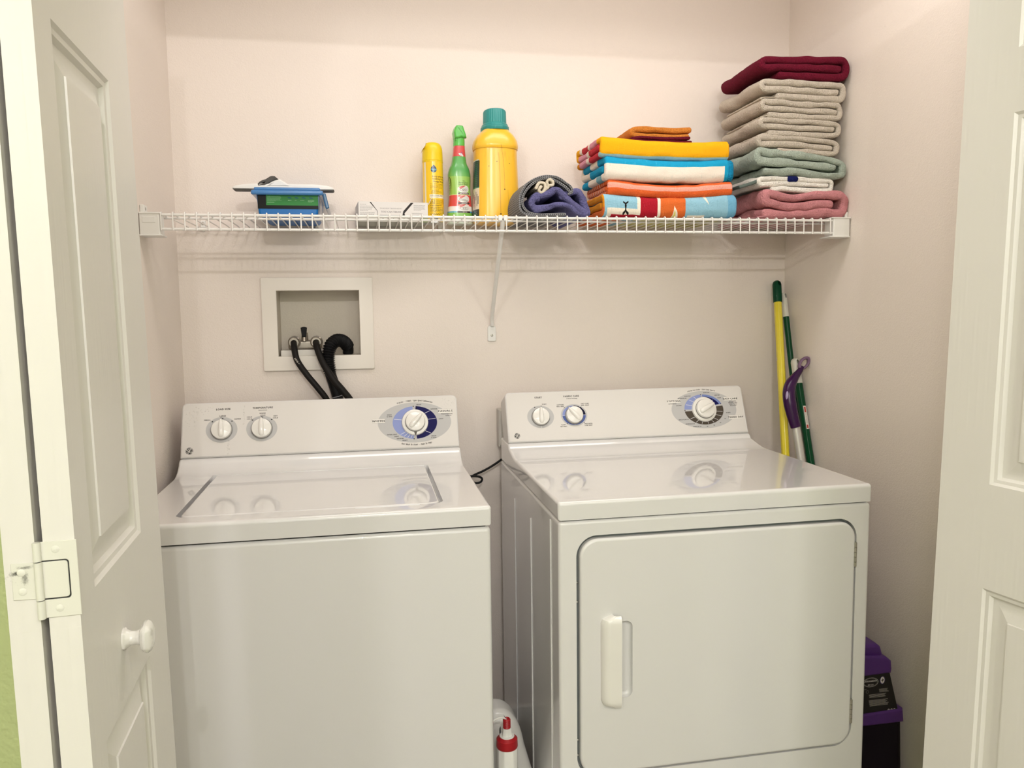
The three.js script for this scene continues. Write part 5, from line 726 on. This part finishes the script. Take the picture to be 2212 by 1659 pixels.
// right-hand stack, from the bottom; every towel shows its layered end to the front
const BEIGE = rgb(0.575, 0.51, 0.43);
const stack = [
  { name: 'bath_towel', label: 'dusty pink bath towel at the bottom of the right-hand stack', c: rgb(0.60, 0.25, 0.27), x: [1.5, 1.738], y: [1.5275, 1.602], z: 0.296, seed: 3, sag: (u) => -0.014 * Math.exp(-(((u - 0.34) / 0.22) ** 2)) - 0.006 * u + 0.004, o: { low: 0.005, inner: 0.19, squash: 0.6 }, rough: 0.0026, drop: 0 },
  { name: 'bath_towel', label: 'white towel with a navy band on its folded edge, above the pink towel', c: rgb(0.90, 0.86, 0.80), x: [1.485, 1.701], y: [1.594, 1.636], z: 0.288, seed: 4, sag: (u) => -0.004 * u * u, o: { low: 0.04 }, rough: 0.0022 },
  { name: 'bath_towel', label: 'sage green towel tapering to the right, under the beige towels', c: rgb(0.40, 0.465, 0.40), x: [1.478, 1.732], y: [1.6335, 1.700], z: 0.292, seed: 5, sag: (u) => 0.004 - 0.026 * u * u, o: { low: 0.03, squash: 0.5 }, rough: 0.0032 },
  { name: 'bath_towel', label: 'lowest of the four beige towels, resting on the sage green one', c: BEIGE, x: [1.484, 1.714], y: [1.6905, 1.738], z: 0.29, seed: 6, sag: (u) => 0.004 - 0.012 * u * u, o: { low: 0.06 } },
  { name: 'bath_towel', label: 'second beige towel counted up from the sage green one', c: BEIGE, x: [1.487, 1.7175], y: [1.7355, 1.7815], z: 0.29, seed: 7, sag: (u) => 0.003 - 0.007 * u * u, o: { low: 0.03 } },
  { name: 'bath_towel', label: 'third beige towel counted up from the sage green one, pale edge tucked inside', c: BEIGE, x: [1.487, 1.7215], y: [1.7795, 1.8275], z: 0.29, seed: 8, sag: (u) => 0.002 - 0.003 * u * u, o: { low: 0.025, inner: 0.214 } },
  { name: 'bath_towel', label: 'topmost of the four beige towels, directly under the maroon towel', c: BEIGE, x: [1.4855, 1.729], y: [1.8255, 1.8795], z: 0.292, seed: 9, sag: (u) => -0.002 * u * u, o: { low: 0.05 } },
  { name: 'bath_towel', label: 'maroon towel on top of the tall right-hand stack', c: rgb(0.135, 0.006, 0.022), x: [1.4835, 1.7345], y: [1.8785, 1.938], z: 0.294, seed: 10, sag: (u) => 0.004 - 0.01 * (1 - u) * (1 - u), o: { low: 0.055 } },
];
for (const s of stack) {
  const w = s.x[1] - s.x[0], p = (s.y[1] - s.y[0]) / 3, len = s.seed === 3 ? 0.27 : 0.232;
  const g = ribbon(foldPath(w, p, s.o), p * 0.47, len, { axis: 'z', seed: s.seed, rough: s.rough ?? 0.0017, deform: (q) => { const u = Math.min(1, Math.max(0, q.x / w)), v = q.y / (3 * p); q.y += s.sag(u) * (s.seed === 3 ? v : s.seed === 5 ? 0.12 + 0.88 * v : 0.35 + 0.65 * v); q.x += 0.004 * noise3(q.z * 14, s.seed * 5, 1) * (1 - u); return q; } });
  const t = thing(s.name, s.label, 'towel', 'bath towels in the right-hand stack'); t.position.set(s.x[0], s.y[0], s.z);
  part('folded_cloth', g, terry('terry towel', s.c), t);
  if (s.seed >= 6 && s.seed <= 9) { const lo = s.o.low ?? 0.03; part('hem', ribbon(smoothPath([[lo, 0.0035], [0.012, 0.001], [0.0015, 0.003], [0.012, 0.0062], [lo, 0.0078]]), 0.0015, 0.19, { axis: 'z', rough: 0.0006, ds: 0.003, seed: s.seed }), std({ name: 'woven hem', color: rgb(0.50, 0.44, 0.36), roughness: 0.9 }), t).position.z = -0.004; }
  if (s.seed === 5) part('hem', ribbon(smoothPath([[-0.04, -0.026], [0.0, -0.014], [0.03, -0.002], [0.055, 0.006], [0.064, 0.008]]), 0.0042, 0.12, { axis: 'z', rough: 0.0006, ds: 0.003 }), std({ name: 'woven grey green hem', color: rgb(0.10, 0.13, 0.115), roughness: 0.9 }), t).position.z = -0.008;
  if (s.seed === 3) part('hem', ribbon(smoothPath([[-0.02, 0.002], [0.02, 0.005], [0.035, 0.003], [0.05, 0.009], [0.06, 0.014], [0.066, 0.004]]), 0.0018, 0.05, { axis: 'z', rough: 0.0004 }), std({ name: 'woven pink hem', color: rgb(0.40, 0.17, 0.19), roughness: 0.9 }), t);
  if (s.seed === 4) { const band = ribbon([[0, 0], [0.019, 0]], p * 0.575, 0.2, { axis: 'z', rough: 0.001, seed: 2 }); part('navy_band', band, terry('navy woven band', rgb(0.008, 0.012, 0.10)), t).position.set(0.088, 2.5 * p - 0.0008, 0.0035); }
}

// left-hand stack: folded beach towels with their fold to the front
const bands = (list, W = 1024, H = 64) => canvas(W, H, (g) => { for (const [a, b, c] of list) { g.fillStyle = c; g.fillRect(a * W, 0, (b - a) * W + 1, H); } });
function beach(label, x, y, z, depth, map, o = {}) {
  const w = depth, p = (y[1] - y[0]) / 3, len = x[1] - x[0]; const pts = foldPath(w, p, { squash: 0.55, pow: 0.55, low: 0.015, ...o.fold });
  let L = 0; for (let i = 1; i < pts.length; i++) L += Math.hypot(pts[i][0] - pts[i - 1][0], pts[i][1] - pts[i - 1][1]);
  const t = thing('beach_towel', label, 'towel', 'beach towels in the left-hand stack'); t.position.set(x[0], y[0], z - depth);
  const g = ribbon(pts, p * 0.48, len, { axis: 'x', seed: o.seed, rough: o.rough ?? 0.0014, unitUV: true, bevel: 0.9, dk: 0.005, deform: (q) => { const u = q.x / len, v = q.y / (3 * p), f = q.z / w; q.y += (o.sag ? o.sag(u) : 0) * (o.seed === 21 ? v : 0.4 + 0.6 * v); q.x += (o.skew ?? 0) * (1 - f); q.z += 0.003 * noise3(u * 6, 3, o.seed * 9); return q; } });
  part('folded_cloth', g, printed('printed beach towel', map, [L, len], { bump: o.bump }), t);
  return { t, len, p, L, w };
}
{
  // front arc of every path covers about u = 0.33 to 0.53 of the towel
  const C = { sky: '#8fbdd2', red: '#a81c2c', orange: '#d4672f', cream: '#eee4d4', amber: '#d98a22', gold: '#f2ac18', blue: '#1d98c4', white: '#eee2d6', pink: '#dd98ac', rose: '#c23340', pale: '#a8c8cf' };
  const beachMap = canvas(1024, 1024, (g, W, H) => { // u along the fold, v along the towel (left to right)
    const V = (v) => H - v * H, F = (t) => 0.304 + 0.086 * t; const band = (u0, u1, v0, v1, c) => { g.fillStyle = c; g.fillRect(u0 * W, V(v1), (u1 - u0) * W, V(v0) - V(v1) + 1); };
    band(0, 1, 0, 1, C.amber); band(0, 0.33, 0, 1, '#c9c27a'); band(0, 0.33, 0.0, 0.2, C.orange); band(0.02, 0.3, 0.3, 0.55, '#cfc98a'); band(0.02, 0.3, 0.2, 0.3, '#88b0c0'); band(0.02, 0.3, 0.7, 1, '#b9b070');
    const r0 = F(-0.12), r1 = 0.62; band(r0, r1, 0.012, 0.27, C.sky); band(r0, F(0.27), 0.03, 0.275, C.cream); band(r0, F(0.12), 0.06, 0.25, C.red); band(r0, r1, 0.25, 0.275, C.cream); band(r0, F(0.12), 0.25, 0.3, C.red); band(r0, r1, 0.275, 0.415, C.red); band(r0, r1, 0.4, 0.422, C.cream); band(r0, r1, 0.422, 0.61, C.orange); band(r0, r1, 0.61, 0.93, C.sky); band(r0, r1, 0.93, 1, '#6fa9cb');
    g.fillStyle = C.cream; g.beginPath(); g.moveTo(F(1.1) * W, V(0.70)); g.lineTo(F(1.1) * W, V(0.73)); g.lineTo(F(0.4) * W, V(0.785)); g.lineTo(F(0.7) * W, V(0.735)); g.fill(); g.beginPath(); g.moveTo(F(-0.1) * W, V(0.505)); g.lineTo(F(0.42) * W, V(0.523)); g.lineTo(F(-0.1) * W, V(0.575)); g.fill(); g.fillStyle = '#d9cf72'; g.beginPath(); g.moveTo(F(-0.1) * W, V(0.512)); g.lineTo(F(0.28) * W, V(0.525)); g.lineTo(F(-0.1) * W, V(0.55)); g.fill(); band(r0, F(0.12), 0.63, 0.76, C.cream);
    g.strokeStyle = '#1a1614'; g.lineWidth = 5; g.lineCap = 'round'; g.save(); g.translate(F(0.3) * W, V(0.165)); g.scale(0.95, 1.5); g.beginPath(); g.moveTo(-15, -12); g.bezierCurveTo(-6, 20, 6, -20, 17, 12); g.moveTo(-15, 13); g.bezierCurveTo(-4, -18, 5, 22, 18, -11); g.stroke(); g.restore();
    const r = mulberry(5); for (let i = 0; i < 1600; i++) { g.fillStyle = r() < 0.5 ? 'rgba(255,255,255,.08)' : 'rgba(60,90,120,.07)'; g.fillRect(r() * W, r() * H, 8 + 14 * r(), 2 + 4 * r()); }
  });
  const a = beach('light blue patterned beach towel with red and orange panels, bottom of the left-hand stack', [1.066, 1.422], [1.5278, 1.5815], 0.294, 0.262, beachMap, { seed: 21, sag: (u) => 0.004 - 0.008 * Math.sin(Math.PI * Math.min(1, u * 1.1)), bump: 0.0012 });
  part('ribbed_hem', ribbon(foldPath(0.19, a.p * 0.95, { squash: 0.55, pow: 0.55, low: 0.02 }), a.p * 0.46, 0.013, { axis: 'x', seed: 2, rough: 0.0008 }), printed('blue ribbed hem', canvas(256, 64, (g, W, H) => { g.fillStyle = '#79add0'; g.fillRect(0, 0, W, H); g.strokeStyle = '#3f7fb4'; g.lineWidth = 5; for (let i = 0; i < 20; i++) { g.beginPath(); g.moveTo(i * 14, 0); g.lineTo(i * 14 + 8, H); g.stroke(); } }, { repeat: true }), [1, 1], { metres: 0.05 }), a.t).position.set(0.353, 0.001, 0.006);
  const orangeMap = canvas(1024, 512, (g, W, H) => {
    g.fillStyle = '#dd6330'; g.fillRect(0, 0, W, H); g.fillStyle = '#e9a292'; g.fillRect(0.330 * W, 0, 0.019 * W, H); g.strokeStyle = '#f0c3ae'; g.lineWidth = 5;
    const r = mulberry(11); for (let i = 0; i < 34; i++) { const u = i < 14 ? i / 14 * 0.27 : 0.45 + (i - 14) / 20 * 0.55; g.beginPath(); g.arc(u * W, H - 10, 34, 0, 7); g.stroke(); g.beginPath(); g.arc(u * W + 8, H - 60, 30, 0, 7); g.stroke(); }
    for (let i = 0; i < 900; i++) { g.fillStyle = r() < 0.5 ? 'rgba(255,190,120,.10)' : 'rgba(150,40,10,.09)'; g.fillRect(r() * W, r() * H, 5 + 7 * r(), 2 + 3 * r()); }
  });
  beach('orange beach towel with a pale pink stripe along its front fold', [1.08, 1.4115], [1.5795, 1.6175], 0.293, 0.19, orangeMap, { seed: 22, sag: (u) => -0.011 * Math.sin(Math.PI * u) + 0.002 });
  const blueMap = canvas(1024, 512, (g, W, H) => {
    g.fillStyle = C.white; g.fillRect(0, 0, W, H); const s = (a, b, c) => { g.fillStyle = c; g.fillRect(a * W, 0, (b - a) * W, H); }; s(0, 0.08, C.blue); s(0.2, 0.27, '#7fb0bf'); s(0.354, 0.46, C.blue); s(0.56, 0.67, C.blue); s(0.84, 1, C.blue); g.fillStyle = C.blue; g.fillRect(0, 0, W, 0.045 * H);
    const r = mulberry(12); for (let i = 0; i < 700; i++) { g.fillStyle = r() < 0.5 ? 'rgba(255,255,255,.10)' : 'rgba(20,80,120,.06)'; g.fillRect(r() * W, r() * H, 4 + 8 * r(), 2 + 3 * r()); }
  });
  const b = beach('blue and white striped beach towel with a wide white front, under the yellow one', [1.072, 1.4035], [1.6155, 1.6745], 0.293, 0.2, blueMap, { seed: 23, sag: (u) => -0.009 * Math.sin(Math.PI * u) + 0.003, bump: 0.001, skew: -0.006 });
  part('braided_hem', ribbon(foldPath(0.193, b.p * 0.97, { squash: 0.55, pow: 0.55, low: 0.02 }), b.p * 0.465, 0.016, { axis: 'x', seed: 2, rough: 0.0008 }), printed('blue braided hem', canvas(256, 64, (g, W, H) => { g.fillStyle = '#1c8fbd'; g.fillRect(0, 0, W, H); g.strokeStyle = '#0f6d96'; g.lineWidth = 6; for (let i = -4; i < 24; i++) { g.beginPath(); g.moveTo(i * 14, 0); g.lineTo(i * 14 + 30, H); g.stroke(); } }, { repeat: true }), [1, 1], { metres: 0.05 }), b.t).position.set(0.3265, 0.001, 0.0065);
  const yellowMap = canvas(1024, 256, (g, W, H) => {
    const s = (a, b, c) => { g.fillStyle = c; g.fillRect(a * W, 0, (b - a) * W + 1, H); }; s(0, 1, C.pink); s(0.0, 0.03, C.amber); s(0.03, 0.12, C.pink); s(0.12, 0.155, C.white); s(0.155, 0.285, C.rose); s(0.285, 0.313, C.pale); s(0.313, 0.405, C.gold); s(0.41, 0.5, C.pink); s(0.5, 0.52, C.white); s(0.52, 0.61, C.rose); s(0.61, 0.64, C.white); s(0.64, 0.74, C.gold); s(0.775, 0.85, C.pink); s(0.85, 0.88, C.white); s(0.88, 1, C.rose);
    const r = mulberry(13); for (let i = 0; i < 600; i++) { g.fillStyle = r() < 0.5 ? 'rgba(255,230,150,.09)' : 'rgba(150,80,0,.06)'; g.fillRect(r() * W, r() * H, 6 + 10 * r(), 1 + 2 * r()); }
  });
  beach('golden yellow beach towel with pink and red striped end, topmost beach towel of the stack', [1.0625, 1.403], [1.6715, 1.7215], 0.292, 0.205, yellowMap, { seed: 24, sag: (u) => -0.008 * Math.sin(Math.PI * u) + 0.004 - 0.003 * u, bump: 0.0008, skew: -0.008 });

  const t1 = thing('hand_towel', 'thin maroon cloth folded under the orange hand towel', 'towel', 'hand towels on the beach towels'); t1.position.set(1.157, 1.7175, 0.262);
  part('folded_cloth', ribbon(smoothPath([[0.155, 0.0045], [0.1, 0.003], [0.01, 0.0045], [-0.005, 0.008], [0.01, 0.0115], [0.1, 0.0105], [0.15, 0.0135]]), 0.0037, 0.16, { axis: 'z', seed: 31, rough: 0.0009 }), terry('maroon terry', rgb(0.12, 0.006, 0.02)), t1);
  const t2 = thing('hand_towel', 'folded orange hand towel on top of the yellow beach towel', 'towel', 'hand towels on the beach towels'); t2.position.set(1.146, 1.7225, 0.258);
  part('folded_cloth', ribbon(smoothPath([[0.158, 0.0125], [0.12, 0.0105], [0.03, 0.013], [0.011, 0.016], [0.009, 0.023], [0.018, 0.0285], [0.05, 0.0295], [0.12, 0.0285], [0.165, 0.031]]), 0.0072, 0.165, { axis: 'z', seed: 32, rough: 0.0016, deform: (q) => { if (q.x < 0.02) q.y -= 0.0; return q; } }), terry('orange terry', rgb(0.60, 0.21, 0.035)), t2);
}
{ // bundle in the middle
  const wm = waffleTex.clone(); wm.repeat.set(1 / 0.04, 1 / 0.04); wm.needsUpdate = true; const wb = waffleBump.clone(); wb.repeat.set(1 / 0.04, 1 / 0.04); wb.needsUpdate = true;
  const WAF = std({ name: 'grey waffle cloth', map: wm, roughness: 0.95, bumpMap: wb, bumpScale: 0.001 });
  const K = (u, v) => [(u - 1123) * 0.00119, (470 - v) * 0.00114 + 0.0045];
  const t = thing('waffle_towel', 'grey waffle-weave towel curled in an open roll beside the yellow jug', 'towel'); t.position.set(0.855, BASE - 0.003, 0.283);
  part('rolled_cloth', ribbon(smoothPath([[1222, 467], [1195, 468], [1165, 468], [1144, 464], [1132, 448], [1133, 428], [1145, 410], [1162, 397], [1182, 391], [1204, 396], [1222, 408], [1233, 419], [1230, 424]].map(([u, v]) => K(u, v))), 0.0032, 0.262, { axis: 'z', seed: 41, rough: 0.0012, ds: 0.003 }), WAF, t);
  part('outer_fold', ribbon(smoothPath([[1160, 470], [1140, 469.5], [1128, 460], [1125, 440], [1129, 422], [1140, 405], [1160, 390.5], [1186, 384.5], [1210, 391], [1232, 405], [1238, 415], [1235, 422]].map(([u, v]) => K(u, v))), 0.0028, 0.262, { axis: 'z', seed: 42, rough: 0.0012, ds: 0.003 }), WAF, t);
  const p = thing('plush_towel', 'purple plush towel stuffed inside the grey waffle towel roll', 'towel'); p.position.set(0.855, BASE - 0.0005, 0.284);
  const PU = terry('purple plush', rgb(0.145, 0.14, 0.31), { bump: 0.004 });
  part('lower_fold', ribbon(smoothPath([[1262, 470], [1248, 462], [1230, 450], [1205, 448], [1180, 455], [1160, 457], [1152, 449], [1153, 440], [1166, 437]].map(([u, v]) => K(u, v))), 0.0078, 0.25, { axis: 'z', seed: 43, rough: 0.003 }), PU, p);
  part('upper_fold', ribbon(smoothPath([[1152, 446], [1158, 434], [1176, 430], [1192, 424], [1203, 417], [1216, 424], [1234, 440], [1252, 454], [1266, 466]].map(([u, v]) => K(u, v))), 0.0082, 0.25, { axis: 'z', seed: 44, rough: 0.003 }), PU, p);
  part('right_fold', ribbon(smoothPath([[1216, 428], [1236, 420], [1252, 419], [1260, 430], [1266, 448], [1271, 466]].map(([u, v]) => K(u, v))), 0.0085, 0.24, { axis: 'z', seed: 45, rough: 0.003 }), PU, p); p.children[2].position.z = -0.008;
  const c = thing('cream_cloth', 'small crumpled cream cloth tucked under the grey waffle fold', 'cloth'); c.position.set(0.855, BASE, 0.2835);
  const CR = terry('cream cotton', rgb(0.66, 0.59, 0.47), { bump: 0.0008 });
  part('crumpled_fold', ribbon(smoothPath([[1160, 414], [1168, 403], [1178, 404], [1179, 415], [1172, 423], [1166, 418], [1171, 410]].map(([u, v]) => K(u, v))), 0.0036, 0.14, { axis: 'z', seed: 46, rough: 0.0016, ds: 0.003 }), CR, c);
  part('crumpled_fold', ribbon(smoothPath([[1178, 417], [1186, 410], [1184, 400], [1188, 395], [1196, 399], [1197, 406], [1189, 408]].map(([u, v]) => K(u, v))), 0.0036, 0.14, { axis: 'z', seed: 47, rough: 0.0016, ds: 0.003 }), CR, c);
}

renderer.render(scene, camera);
